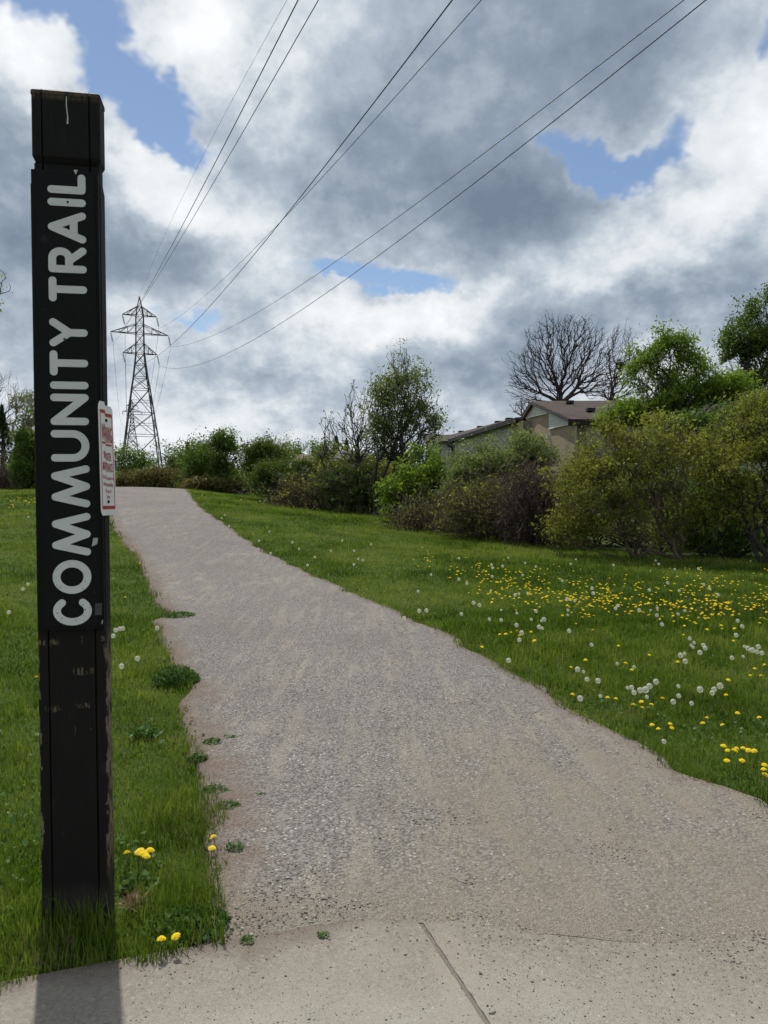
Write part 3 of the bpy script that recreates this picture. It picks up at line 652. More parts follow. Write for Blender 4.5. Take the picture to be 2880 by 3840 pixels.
def sign_text(txt, v0, h, u0, u1, mat):
    cu = bpy.data.curves.new('t', 'FONT'); cu.body = txt; cu.size = 1.0; cu.resolution_u = 2; cu.offset = .012
    to = bpy.data.objects.new('t', cu); C.objects.link(to); dg = bpy.context.evaluated_depsgraph_get()
    me = bpy.data.meshes.new_from_object(to.evaluated_get(dg)); bpy.data.objects.remove(to); bpy.data.curves.remove(cu)
    co = np.empty(len(me.vertices) * 3); me.vertices.foreach_get('co', co); co = co.reshape(-1, 3)
    lo, hi = co.min(0), co.max(0)
    for vtx in me.vertices:
        a = u0 + (u1 - u0) * (vtx.co.x - lo[0]) / (hi[0] - lo[0]); b = v0 + h * (vtx.co.y - max(lo[1], 0)) / .73
        p = sheet(a, b); vtx.co = (p[0] + .0012, p[1] - .0008, p[2])
    me.materials.append(mat); o = bpy.data.objects.new('lettering', me); link(o, plate); return o
sign_text('WARNING', .665, .15, .16, .88, M['sign_red']); sign_text('WINTER', .50, .075, .24, .80, M['sign_red']); sign_text('MAINTENANCE', .40, .08, .17, .87, M['sign_red'])
sign_text('The City assumes no', .325, .036, .14, .90, M['sign_red']); sign_text('Responsibility', .265, .036, .20, .86, M['sign_red'])
sign_text('for use of', .205, .036, .34, .74, M['sign_red']); sign_text('Area', .155, .036, .42, .64, M['sign_red'])
for vv in (.125, .865):
    p = sheet(.5, vv); mb = MB(); mb.bar((p[0] - .001, p[1], p[2]), (p[0] + .004, p[1] - .002, p[2]), .006, 8); mb.build('screw', M['screw'], notice)

# ------------------------------------------------------------------ transmission towers and lines
TH = R(22.0)                                     # line runs away to the left
D1 = 184.0
t1 = P(531, 1764, D1); T1 = np.array([t1[0], D1, t1[2]])
u_line = np.array([-math.sin(TH), math.cos(TH), 0]); a_line = np.array([math.cos(TH), math.sin(TH), 0])
lv = [(0, 4.75), (8.6, 3.7), (14.0, 2.97), (19.9, 2.14), (22.8, 1.68), (25.9, 1.3), (28.6, 1.02), (31.0, .98), (33.5, .95), (35.7, .93), (37.9, .9), (40.1, .5), (42.2, .06)]
lv = [(h, r * .97) for h, r in lv]
arms = [(37.9, 4.0, 40.1), (33.5, 6.75, 35.7), (28.6, 4.0, 31.0)]   # chord height, half length, height of the upper root
def half_at(h): return float(np.interp(h, [q[0] for q in lv], [q[1] for q in lv]))
def corner(h, i): r = half_at(h); return np.array([(1, 1), (1, -1), (-1, -1), (-1, 1)][i] + (0,), float) * [r, r, 0] + [0, 0, h]
def build_tower(name, TF=1.35):
    root = empty(name)
    class MB(globals()['MB']):
        def bar(s, a, b, r, n=4, r2=None): return globals()['MB'].bar(s, a, b, r * TF, n, None if r2 is None else r2 * TF)
    for i in range(4):
        mb = MB()
        for k in range(len(lv) - 1): mb.bar(corner(lv[k][0], i), corner(lv[k + 1][0], i), .15 if lv[k][0] < 26 else .11)
        mb.build('leg', M['steel'], root)
    for k in range(len(lv) - 2):
        h0, h1 = lv[k][0], lv[k + 1][0]; mb = MB()
        for i in range(4):
            j = (i + 1) % 4; r = .065 if h0 < 26 else .05
            mb.bar(corner(h0, i), corner(h1, j), r); mb.bar(corner(h0, j), corner(h1, i), r); mb.bar(corner(h1, i), corner(h1, j), r)
            if h1 - h0 > 5:
                hm = (h0 + h1) / 2; mm = (corner(h0, i) + corner(h1, j) + corner(h0, j) + corner(h1, i)) / 4
                mb.bar(corner(hm, i), mm, .045); mb.bar(corner(hm, j), mm, .045)
            if k == 0: mb.bar(corner(.25, i), corner(.25, j), .06)
        mb.build('brace_panel', M['steel'], root)
    for h, L, hr in arms:
        for s in (-1, 1):
            mb = MB(); r = half_at(h); tip = np.array([s * L, 0, h])
            for y in (-1, 1):
                a = np.array([s * r, y * r, h]); b = np.array([s * half_at(hr), y * half_at(hr), hr])
                mb.bar(a, tip, .085); mb.bar(b, tip, .065)
                for t in (.33, .66): mb.bar(a + (tip - a) * t, b + (tip - b) * t, .04); mb.bar(a + (tip - a) * t, b + (tip - b) * (t - .33), .04)
            for t in (0, .33, .66): mb.bar(np.array([s * r, -r, h]) * (1 - t) + tip * t, np.array([s * r, r, h]) * (1 - t) + tip * t, .05)
            arm = mb.build('crossarm', M['steel'], root)
            mb = MB(); end = np.array([s * L + .55, 0, h - 2.75])
            mb.bar(tip, end, .03)
            for q in range(9):
                c = tip + (end - tip) * (.12 + .085 * q); mb.bar(c, c + (end - tip) * .03, .16, 8, .12)
            mb.build('insulator', M['insul'], arm)
    mb = MB(); mb.box((0, 0, 42.3), (.16, .16, .22)); mb.build('peak_cap', M['steel'], root)
    return root
tower = build_tower('lattice_tower'); tower.location = T1; tower.rotation_euler.z = TH
tag(tower, 'tall steel lattice pylon with three pairs of crossarms beyond the crest', 'pylon', 'pylons along the power line')
def copy_tree(o, parent=None):
    c = o.copy(); C.objects.link(c); c.parent = parent
    for ch in list(o.children): copy_tree(ch, c)
    return c
D2 = 560.0; t2 = P(497, 1712, D2); T2 = np.array([t2[0], D2, t2[2]])
far_t = build_tower('lattice_tower', 2.4); far_t.rotation_euler.z = R(17); far_t.location = T2; tag(far_t, 'distant small lattice pylon seen through the legs of the larger pylon', 'pylon', 'pylons along the power line')

def tube(pts, r, name, mat, parent=None, n=4):
    p = np.array(pts, float); k = len(p); d = np.gradient(p, axis=0); d /= np.linalg.norm(d, axis=1)[:, None]
    u = np.cross(d, [0, 0, 1.0]); ul = np.linalg.norm(u, axis=1); u[ul < 1e-3] = (1, 0, 0); u /= np.linalg.norm(u, axis=1)[:, None]; v = np.cross(d, u)
    r = np.broadcast_to(np.asarray(r, float), (k,))
    an = 2 * np.pi * np.arange(n) / n
    V = p[:, None] + r[:, None, None] * (u[:, None] * np.cos(an)[None, :, None] + v[:, None] * np.sin(an)[None, :, None])
    i = (np.arange(k - 1)[:, None] * n + np.arange(n)[None]).ravel(); j = (np.arange(k - 1)[:, None] * n + (np.arange(n)[None] + 1) % n).ravel()
    return mesh_np(name, V.reshape(-1, 3), [np.stack([i, j, j + n, i + n], 1)], mat, parent, smooth=True)
def tip_of(h, L, s): return T1 + a_line * (s * L + s * 0 + .55) * 1.0 + np.array([0, 0, h - 2.75]) if s > 0 else T1 + a_line * (-L + .55) + np.array([0, 0, h - 2.75])
# wire: arm index, side, pixel where it leaves the top of the picture, a pixel on the way, label
wires = [(0, -1, (1194, 0), (690, 874), 'upper conductor from the left crossarms, right strand of the pair'), (1, -1, (1118, 0), (668, 876), 'middle conductor from the left crossarms, left strand of the pair'),
         (2, -1, (1696, 0), (1010, 885), 'lowest conductor from the left crossarms, crossing behind its neighbour'), (0, 1, (1805, 0), (850, 1035), 'upper conductor from the right crossarms, curving low before it climbs'),
         (1, 1, (2564, 0), (1165, 1045), 'middle conductor from the right crossarms, upper strand of the pair'), (2, 1, (2647, 0), (1215, 1105), 'lowest conductor from the right crossarms, lower strand of the pair')]
def wire_curve(A, bx, mx, off):
    dB = ray(*bx); dB = dB / dB[1]
    # plan line through A parallel to the line direction
    best = None
    tt = np.linspace(12, 90, 800); L_ = A[0] + (A[1] - tt) * math.tan(TH_W)
    i = int(np.argmin(np.abs(dB[0] * tt - L_))); YB = tt[i]; B_ = EYE + dB * YB
    dm = ray(*mx); dm = dm / dm[1]
    # plan from A to B
    nrm2 = np.array([-(B_[1] - A[1]), B_[0] - A[0], 0.0]); tM = nrm2.dot(np.array([A[0], A[1], 0]) - np.array([0, 0, 0])) / nrm2.dot(dm)
    Mm = EYE + dm * tM
    sB = math.hypot(B_[0] - A[0], B_[1] - A[1]); sM = math.hypot(Mm[0] - A[0], Mm[1] - A[1])
    z0 = A[2]; a, b = np.linalg.solve(np.array([[sM ** 2, sM], [sB ** 2, sB]]), np.array([Mm[2] - z0, B_[2] - z0]))
    return B_, Mm, a, b, sB, YB
TH_W = math.atan(.41)
for ai, s, bx, mx, lab in wires:
    h, L, hr = arms[ai]; A = tip_of(h, L, s)
    B_, Mm, a, b, sB, YB = wire_curve(A, bx, mx, 0)
    print('wire', ai, s, 'YB %.1f zB %.1f a %.5f b %.3f sB %.1f' % (YB, B_[2], a, b, sB))
    # keep a plain parabola: clamp the curvature to a plausible sag
    dirp = (B_ - A)[:2] / sB; ss = np.linspace(0, sB + 90, 90)
    pts = np.stack([A[0] + dirp[0] * ss, A[1] + dirp[1] * ss, A[2] + a * ss ** 2 + b * ss], 1)
    o = tube(pts, .027, 'power_line', M['wire']); tag(o, lab, 'power line', 'conductors of the power line')
A = T1 + np.array([0, 0, 42.4]); B_, Mm, a, b, sB, YB = wire_curve(A, (1076, 0), (655, 800), 0); print('shield', YB, B_[2], a, b)
dirp = (B_ - A)[:2] / sB; ss = np.linspace(0, sB + 90, 90)
tag(tube(np.stack([A[0] + dirp[0] * ss, A[1] + dirp[1] * ss, A[2] + a * ss ** 2 + b * ss], 1), .015, 'shield_wire', M['wire']), 'thin shield wire rising from the peak of the large pylon', 'power line', 'conductors of the power line')
for ai, (h, L, hr) in enumerate(arms):
    for s in (-1, 1):
        A = tip_of(h, L, s); Bq = A - T1 + T2; t = np.linspace(0, 1, 40)[:, None]
        pts = A + (Bq - A) * t; pts[:, 2] -= 4 * 13.0 * t[:, 0] * (1 - t[:, 0])
        o = tube(pts, .035, 'power_line', M['wire'])
        tag(o, '%s conductor sagging from the %s crossarms to the distant pylon' % (['upper', 'middle', 'lowest'][ai], 'left' if s < 0 else 'right'), 'power line', 'conductors of the power line')

# ------------------------------------------------------------------ houses
def pane_window(par, c, hw, hh, ax, nrm_, mat_f, name='window'):
    mb = MB(); mb.box(np.array(c) + np.array(nrm_) * .03, (hw, .03, hh), [ax, nrm_, (0, 0, 1)]); wn = mb.build(name, M['pane'], par)
    mb = MB(); ax = np.array(ax); nn = np.array(nrm_); cc = np.array(c) + nn * .05
    for sgn in (-1, 1): mb.box(cc + ax * sgn * hw, (.06, .04, hh + .06), [ax, nn, (0, 0, 1)]); mb.box(cc + np.array([0, 0, sgn * hh]), (hw - .06, .038, .06), [ax, nn, (0, 0, 1)])
    mb.build('frame', mat_f, wn); return wn
XH = 7.74
A_ = PX(2162, 1582, XH); B_ = PX(2007.6, 1512.5, XH); yA, yR = A_[1], B_[1]; zE, zR = A_[2], B_[2]; yF = 2 * yR - yA; gz = .2; LX_ = 15.0
print('gable house: near', yA, 'ridge', yR, 'far', yF, 'eave', zE, 'ridge z', zR)
hs = empty('gable_house', (XH, yA, gz)); tag(hs, 'brown brick house with white siding gable and brown shingle roof behind the shrubs', 'house')
off = np.array([XH, yA, gz])
def L3(p): return np.array(p, float) - off
mb = MB(); prof = [(yA, gz - .5), (yA, zE), (yR, zR), (yF, zE), (yF, gz - .5)]
mb.hexa([L3((XH, y, z)) for y, z in prof], [L3((XH + LX_, y, z)) for y, z in prof]); mb.build('brick_wall', M['brick'], hs)
mb = MB(); mb.box(L3((XH + LX_ / 2 + .2, yA - .03, (zE + gz) / 2)), (LX_ / 2 - .2, .028, (zE - gz) / 2)); mb.build('front_siding', M['siding_cream'], hs)
Z5 = lambda x, y: (1550 + x * .5124, 1450 + y * .5124)
def side_panel(zp, name, mat, th=.05, push=.0):
    pts = [PX(*Z5(*q), XH - push) for q in zp]; mb = MB(); mb.hexa([L3(p) for p in pts], [L3(p - np.array([th, 0, 0])) for p in pts]); return mb.build(name, mat, hs)
side_panel([(812, 230), (893, 132), (998, 178), (998, 190)], 'gable_siding', M['siding'])
side_panel([(1000, 180), (1188, 257), (1188, 266), (1000, 310)], 'gable_siding', M['siding'])
side_panel([(812, 231), (998, 190), (998, 195), (812, 238)], 'trim_board', M['trim'], .08)
side_panel([(1000, 306), (1188, 263), (1188, 268), (1000, 313)], 'trim_board', M['trim'], .08)
rf = None; ov = .22
sl_ = (zR - zE) / (yR - yA)
for sgn in (-1, 1):
    mb = MB(); ye = yR + sgn * (yR - yA + ov); ze = zR - sl_ * (yR - yA + ov)
    P4 = [L3((XH - ov, yR, zR + .12)), L3((XH + LX_, yR, zR + .12)), L3((XH + LX_, ye, ze + .12)), L3((XH - ov, ye, ze + .12))]
    if sgn > 0: P4 = P4[::-1]
    P4 = P4[::-1] if np.cross(np.array(P4[1]) - P4[0], np.array(P4[2]) - P4[0])[2] < 0 else P4
    mb.slab(P4, .10); r_ = mb.build('roof', M['roof'], hs); rf = rf or r_
    mb = MB(); a = np.array(L3((XH - ov - .02, yR, zR + .0))); b = np.array(L3((XH - ov - .02, ye, ze + .0))); d = b - a
    mb.hexa([a + (0, 0, -.06), b + (0, 0, -.06), b + (0, 0, .09), a + (0, 0, .09)], [a + (.05, 0, -.06), b + (.05, 0, -.06), b + (.05, 0, .09), a + (.05, 0, .09)]); mb.build('fascia', M['fascia'], hs)
    mb = MB(); mb.box(L3((XH + LX_ / 2 - .2, ye - sgn * -.03, ze - .0)), (LX_ / 2 + .2, .03, .13)); mb.build('eave_fascia', M['fascia'], hs)
def on_near_roof(x, y):
    d = ray(*Z5(x, y)); nn = np.array([0, -sl_, 1.0]); p0 = np.array([XH, yR, zR + .12]); return EYE + d * (nn.dot(p0 - EYE) / nn.dot(d))
for q in [(1297, 186), (1145, 128)]:
    p = on_near_roof(*q); mb = MB(); mb.box(L3(p + np.array([0, 0, .10])), (.17, .15, .07)); mb.build('roof_vent', M['fascia'], rf)
p = PX(*Z5(989, 372), XH - .08); mb = MB(); mb.box(L3(p), (.08, .07, .11)); mb.build('wall_lamp', M['trim'], hs)
p = PX(*Z5(1197, 300), XH - .06); mb = MB(); mb.bar(L3((p[0], p[1] + .12, zE - .2)), L3((p[0], p[1] + .12, gz)), .05, 6); mb.build('downspout', M['siding_cream'], hs)

# row house running away to the left of the gable
E0 = np.array([7.3, 39.3, 0.0]); E1 = np.array([5.1, 53.7, 0.0]); dirw = (E1 - E0) / np.linalg.norm(E1 - E0); inw = np.array([dirw[1], -dirw[0], 0])
if inw[0] < 0: inw = -inw
e0 = PL(1957, 1571, E0, E1); e1 = PL(1706, 1649, E0, E1); ez = (e0[2] + e1[2]) / 2
print('row house eaves', e0, e1)
rh = empty('row_house', (E0[0], E0[1], .4)); tag(rh, 'long row house with cream siding and low dark roof left of the brick gable', 'house')
off2 = np.array([E0[0], E0[1], .4]); L4 = lambda p: np.array(p, float) - off2
e0 = np.array([*e0[:2], e0[2]]); e1 = np.array([*e1[:2], e1[2]])
e0b = e0 - dirw * .5 * 0
def q4(a, z): return np.array([a[0], a[1], z])
mb = MB(); W3 = inw * 7.0
top0, top1 = e0[2] - .12, e1[2] - .12
mb.hexa([L4(q4(e0, 0)), L4(q4(e0 + W3, 0)), L4(q4(e1 + W3, 0)), L4(q4(e1, 0))], [L4(q4(e0, top0)), L4(q4(e0 + W3, top0)), L4(q4(e1 + W3, top1)), L4(q4(e1, top1))]); mb.build('wall', M['siding_cream'], rh)
r0 = PL(1962, 1562, E0 + inw * 3.5, E1 + inw * 3.5); r1 = PL(1664, 1637, E0 + inw * 3.5, E1 + inw * 3.5)
f0 = e0 - inw * .4 - dirw * .3; f1 = e1 - inw * .4 + dirw * .3
mb = MB(); pts = [L4(f0 + (0, 0, .05)), L4(r0), L4(r1), L4(f1 + (0, 0, .05))]
if np.cross(pts[1] - pts[0], pts[2] - pts[0])[2] < 0: pts = pts[::-1]
mb.slab(pts, .10); rfo = mb.build('roof', M['roof_dark'], rh)
mb = MB(); pts = [L4(r0 + inw * .01), L4(q4(e0 + W3 + inw * .4, e0[2] - .05)), L4(q4(e1 + W3 + inw * .4, e1[2] - .05)), L4(r1 + inw * .01)]
if np.cross(pts[1] - pts[0], pts[2] - pts[0])[2] < 0: pts = pts[::-1]
mb.slab(pts, .10); mb.build('roof', M['roof_dark'], rh)
mb = MB(); k0, k1 = L4(f0), L4(f1); mb.hexa([k0 + (0, 0, -.2), k1 + (0, 0, -.2), k1 + (0, 0, .04), k0 + (0, 0, .04)], [q - inw * .05 for q in (k0 + (0, 0, -.2), k1 + (0, 0, -.2), k1 + (0, 0, .04), k0 + (0, 0, .04))]); mb.build('fascia', M['fascia'], rh)
for zp in [(700, 240), (552, 296), (488, 298), (410, 331), (285, 364), (350, 332), (620, 262)]:
    pl = PL(*Z5(*zp), E0 + inw * 2.4, E1 + inw * 2.4); mb = MB(); mb.box(L4(pl), (.20, .20, .10), [dirw, inw, (0, 0, 1)]); mb.build('roof_vent', M['fascia'], rfo)
w0 = PL(*Z5(725, 272), E0 - inw * .03, E1 - inw * .03); w1 = PL(*Z5(808, 355), E0 - inw * .03, E1 - inw * .03)
mb = MB(); cc = (w0 + w1) / 2; mb.box(L4(cc), (abs(np.dot(w1 - w0, dirw)) / 2, .03, abs(w0[2] - w1[2]) / 2), [dirw, inw, (0, 0, 1)]); mb.build('recessed_panel', M['brick'], rh)
# end unit with window
eu = empty('end_unit', (*P(1660, 1760, 55.0)[:2], .6)); tag(eu, 'pale siding end unit with small dark windows, far end of the row house', 'house')
oe = np.array(eu.location); a = P(1612, 1658, 55.0); b = P(1722, 1655, 55.0)
mb = MB(); mb.hexa([np.array((a[0], 55, .3)) - oe, np.array((b[0], 55, .3)) - oe, np.array((b[0], 60, .3)) - oe, np.array((a[0], 60, .3)) - oe],
                   [np.array((a[0], 55, a[2])) - oe, np.array((b[0], 55, b[2])) - oe, np.array((b[0], 60, b[2] + .6)) - oe, np.array((a[0], 60, a[2] + .6)) - oe]); mb.build('wall', M['siding'], eu)
mb = MB(); mb.slab([np.array((a[0] - .3, 54.6, a[2] + .02)) - oe, np.array((b[0] + .3, 54.6, b[2] + .02)) - oe, np.array((b[0] + .3, 60.4, b[2] + .95)) - oe, np.array((a[0] - .3, 60.4, a[2] + .95)) - oe], .12); mb.build('roof', M['roof_dark'], eu)
c = P(1681.5, 1710, 54.97); pane_window(eu, c - oe, .12, .33, (1, 0, 0), (0, -1, 0), M['trim'])
c = P(1640, 1712, 54.97); pane_window(eu, c - oe, .12, .33, (1, 0, 0), (0, -1, 0), M['trim'])
mb = MB(); p0 = P(1676, 1668, 54.8); p1 = P(1697, 1680, 54.8); p2 = P(1698, 1730, 54.8); mb.bar(p0 - oe, p1 - oe, .06); mb.bar(p1 - oe, p2 - oe, .06); mb.build('downspout', M['fascia'], eu)
# tan hip-roofed house
Dh = 75.0; hh_ = empty('hip_house', (*P(1148, 1740, Dh)[:2], 2.2)); tag(hh_, 'distant house with tan hip roof above the willow shrub', 'house'); oh = np.array(hh_.location)
ea, eb = P(1080, 1730, Dh), P(1218, 1730, Dh); ra, rb = P(1124, 1704, Dh + 4), P(1152, 1704, Dh + 4); Dd = 9.0
mb = MB(); mb.hexa([np.array(q) - oh for q in [(ea[0] + .3, Dh + .3, 1.5), (eb[0] - .3, Dh + .3, 1.5), (eb[0] - .3, Dh + Dd - .3, 1.5), (ea[0] + .3, Dh + Dd - .3, 1.5)]], [np.array(q) - oh for q in [(ea[0] + .3, Dh + .3, ea[2]), (eb[0] - .3, Dh + .3, ea[2]), (eb[0] - .3, Dh + Dd - .3, ea[2]), (ea[0] + .3, Dh + Dd - .3, ea[2])]]); mb.build('wall', M['siding'], hh_)
mb = MB(); bs = [np.array(q) - oh for q in [(ea[0], Dh, ea[2]), (eb[0], Dh, ea[2]), (eb[0], Dh + Dd, ea[2]), (ea[0], Dh + Dd, ea[2])]]; t0_, t1_ = ra - oh, rb - oh
mb.poly([bs[0], bs[1], t1_, t0_]); mb.poly([bs[1], bs[2], t1_]); mb.poly([bs[2], bs[3], t0_, t1_]); mb.poly([bs[3], bs[0], t0_]); mb.poly(bs[::-1]); mb.build('roof', M['roof_tan'], hh_)
mb = MB(); mb.box((ea + eb) / 2 - oh + (0, -.02, -.08), ((eb[0] - ea[0]) / 2, .03, .08)); mb.build('eave_fascia', M['fascia'], hh_)
# grey roofed house partly behind the bare tree
Dg = 60.0; gh = empty('grey_roof_house', (*P(1290, 1760, Dg)[:2], 1.6)); tag(gh, 'distant house with grey roof and dark rake edge behind the bare tree', 'house'); og = np.array(gh.location)
q = [P(1245, 1728, Dg + 3), P(1268, 1690, Dg + 6), P(1372, 1690, Dg + 6), P(1372, 1728, Dg + 3)]
mb = MB(); mb.slab([k - og for k in (q if np.cross(q[1] - q[0], q[2] - q[0])[2] > 0 else q[::-1])], .15); mb.build('roof', M['roof_grey'], gh)
q = [P(1205, 1760, Dg), P(1372, 1709, Dg), P(1372, 1790, Dg), P(1205, 1790, Dg)]
mb = MB(); mb.hexa([k - og for k in q], [k - og + (0, 6, 0) for k in q]); mb.build('wall', M['siding'], gh)
q = [P(1199, 1759, Dg - .3), P(1374, 1706, Dg - .3), P(1374, 1712, Dg - .3), P(1199, 1766, Dg - .3)]
mb = MB(); mb.hexa([k - og for k in q], [k - og + (0, .2, 0) for k in q]); mb.build('rake_board', M['fascia'], gh)

# ------------------------------------------------------------------ trees and shrubs
def sk_tree(base, pts, alpha, trunk=None, rt=.006, pw=.5, jit=.0, sub=1):
    """skeleton: every point joins the node that costs least (distance + alpha * path so far); returns nodes, parent, radius"""
    nodes = [np.array(base, float)]; par = [-1]
    for q in (trunk or []): nodes.append(np.array(q, float)); par.append(len(nodes) - 2)
    n0 = len(nodes); cap = n0 + len(pts); Nn = np.zeros((cap, 3)); Nn[:n0] = nodes; Pp = np.full(cap, -1); Pp[:n0] = par
    PLn = np.zeros(cap)
    for i in range(1, n0): PLn[i] = PLn[i - 1] + np.linalg.norm(Nn[i] - Nn[i - 1])
    if n0 > 2: PLn[:n0 // 2] += 1e3 * 0
    order = np.argsort(np.linalg.norm(pts - Nn[n0 - 1], axis=1)); k = n0
    lo = 0 if n0 == 1 else max(0, n0 - max(1, n0 // 2))
    for i in order:
        p = pts[i]; d = np.sqrt(((Nn[lo:k] - p) ** 2).sum(1)); c = d + alpha * PLn[lo:k]
        # growing back down towards the root is costly
        j = int(np.argmin(c + 1.2 * np.maximum(0, Nn[lo:k, 2] - p[2]))) + lo
        Nn[k] = p; Pp[k] = j; PLn[k] = PLn[j] + d[j - lo]; k += 1
    tips = np.zeros(k); ch = np.zeros(k, int)
    for i in range(1, k): ch[Pp[i]] += 1
    tips[ch == 0] = 1
    for i in range(k - 1, 0, -1): tips[Pp[i]] += tips[i]
    return Nn[:k], Pp[:k], rt * np.maximum(tips, 1) ** pw, ch
def tubes(Nn, Pp, Rr, sides_thick=6, bend=.12, kmin=0):
    """prisms along every edge, each edge in two bent pieces"""
    i = np.arange(len(Nn)); i = i[Pp >= 0]; a = Nn[Pp[i]]; b = Nn[i]; rb = Rr[i]; ra = np.minimum(Rr[Pp[i]], rb * 1.6 + .002)
    ln = np.linalg.norm(b - a, axis=1); mid = (a + b) / 2 + rng.normal(0, 1, a.shape) * (ln * bend)[:, None] * np.array([1, 1, .6])
    A = np.concatenate([a, mid]); Bq = np.concatenate([mid, b]); r0 = np.concatenate([ra, (ra + rb) / 2]); r1 = np.concatenate([(ra + rb) / 2, rb])
    Vs, Fs, o = [], [], 0
    big = np.maximum(r0, r1) > .03
    for sel, n in ((big, sides_thick), (~big, 3)):
        if not sel.any(): continue
        p, q, x, y = A[sel], Bq[sel], r0[sel], r1[sel]; d = q - p; d /= np.maximum(np.linalg.norm(d, axis=1), 1e-6)[:, None]
        u = np.cross(d, np.where(np.abs(d[:, 2:3]) < .9, [[0, 0, 1.0]], [[1.0, 0, 0]])); u /= np.linalg.norm(u, axis=1)[:, None]; v = np.cross(d, u)
        q = q + d * (x * .5)[:, None]
        an = 2 * np.pi * np.arange(n) / n; ring = u[:, None] * np.cos(an)[None, :, None] + v[:, None] * np.sin(an)[None, :, None]
        V = np.concatenate([p[:, None] + ring * x[:, None, None], q[:, None] + ring * y[:, None, None]], 1).reshape(-1, 3)
        e = np.arange(len(p))[:, None] * 2 * n; j = np.arange(n)[None]; jn = (j + 1) % n
        Fs.append(np.stack([e + j, e + jn, e + n + jn, e + n + j], -1).reshape(-1, 4) + o); Vs.append(V); o += len(V)
    return np.concatenate(Vs), np.concatenate(Fs)
def leaf_quads(pos, L, wd=.5, up_bias=.35, tint=None, hang=0.0):
    n = len(pos); d = rng.normal(0, 1, (n, 3)); d[:, 2] -= hang; d /= np.linalg.norm(d, axis=1)[:, None]
    nn = rng.normal(0, 1, (n, 3)); nn[:, 2] += up_bias * 2; s = np.cross(d, nn); s /= np.maximum(np.linalg.norm(s, axis=1), 1e-6)[:, None]
    L = L * np.clip(rng.lognormal(0, .38, n), .45, 2.2)[:, None]; w_ = L * wd * .5
    nrm_ = np.cross(s, d)
    V = np.stack([pos - d * L * .5, pos + s * w_ + nrm_ * w_ * .25, pos + d * L * .5, pos - s * w_ + nrm_ * w_ * .25], 1).reshape(-1, 3)
    F = (np.arange(n)[:, None] * 4 + np.arange(4)[None])
    return V, F, (rng.beta(2, 2, n) if tint is None else tint)
def env_points(ell, Y, n, depth=.8, shell=.5, ymin=None):
    """points in a union of ellipses given in photograph pixels around distance Y"""
    ws = np.array([e[2] * e[3] for e in ell], float); idx = rng.choice(len(ell), n, p=ws / ws.sum()); out = np.empty((n, 3))
    v = rng.normal(0, 1, (n, 3)); v /= np.linalg.norm(v, axis=1)[:, None]; r = rng.uniform(0, 1, n) ** (1 / 3.0); r = r * (1 - shell) + shell * np.sqrt(r)
    th_ = np.arctan2(v[:, 2], v[:, 0]); lob = .62 + .75 * vnoise(th_ * 2.2 + idx * 7.3, v[:, 1] * 1.6 + idx * 3.1, 5 + len(ell)) ** 1.2
    v *= (r * lob)[:, None]
    for k, e in enumerate(ell):
        s = idx == k; c = P(e[0], e[1], Y + (e[4] if len(e) > 4 else 0)); sc_ = Y / FPX
        out[s] = c + v[s] * np.array([e[2] * sc_, depth * (e[2] + e[3]) / 2 * sc_, e[3] * sc_])
    return out
def plant(name, label, cat, Y, ell, base, n, leaves, L, leaf, bark='bark', alpha=.5, stems=1, rt=.006, pw=.5, sig=.10, trunk=None, group=None, wd=.5, depth=.8, hang=0., spread=.25, bend=.12, tall=None, shell=.5, up_bias=.35, tips_only=True, lmin=0.0, gap=2.6):
    bx, by = base if isinstance(base, tuple) else (base, None)
    X0 = P(bx, 1860, Y)[0]; zb = tz(X0, Y) - .04; o = np.array([X0, Y, zb])
    pts = env_points(ell, Y, n, depth, shell); g_ = terrain(pts[:, 0], pts[:, 1]); pts[:, 2] = np.maximum(pts[:, 2], g_ + .06 + rng.uniform(0, .25, len(pts)))
    root = empty(name, o); tag(root, label, cat, group)
    VV, FF, LV, off_ = [], [], [], 0
    for s in range(stems):
        own = pts[s::stems] if stems > 1 else pts
        if stems > 1:
            c = own  # stems share the crown by angle from the centre
            own = own[np.argsort(own[:, 0])] if False else own
        b0 = o + np.array([rng.normal(0, spread), rng.normal(0, spread * .6), 0]) * (stems > 1)
        tr = None
        if trunk: tr = [P(x, y, Y) for x, y in trunk]
        Nn, Pp, Rr, ch = sk_tree(b0, own, alpha, tr, rt, pw)
        v, f = tubes(Nn, Pp, Rr, bend=bend); VV.append(v); FF.append(f + off_); off_ += len(v)
        ok = Rr < rt * (3.2 if tips_only else 9); LV.append(Nn[ok] if ok.any() else Nn[1:])
    V = np.concatenate(VV); F = np.concatenate(FF)
    mesh_np('trunk', V - o, [F], M[bark], root)
    if leaves:
        an = np.concatenate(LV); pick = an[rng.integers(0, len(an), int(leaves * 1.75))] + rng.normal(0, sig, (int(leaves * 1.75), 3)); kq = gap / max(.5, Y / 22)
        gm = .5 * vnoise(pick[:, 0] * kq + 3, pick[:, 2] * kq + pick[:, 1] * .7, 91) + .5 * vnoise(pick[:, 1] * kq, pick[:, 2] * kq - pick[:, 0] * .6 + 7, 95)
        pick = pick[np.argsort(-gm - rng.uniform(0, .22, len(gm)))[:leaves]]; pick = pick[pick[:, 2] > terrain(pick[:, 0], pick[:, 1]) + .02 + lmin * rng.uniform(.3, 1.4, len(pick))]; leaves = len(pick)
        lv_, lf, ti = leaf_quads(pick, L, wd, up_bias, hang=hang)
        cl = fbm(pick[:, 0] * 1.7 + 9, pick[:, 2] * 1.7, 31, 2); ti = np.clip(ti * .6 + cl * .4 + rng.normal(0, .05, leaves), 0, 1)
        mesh_np('crown', lv_ - o, [lf], M[leaf], root, attrs={'tint': ('FACE', ti)})
    return root
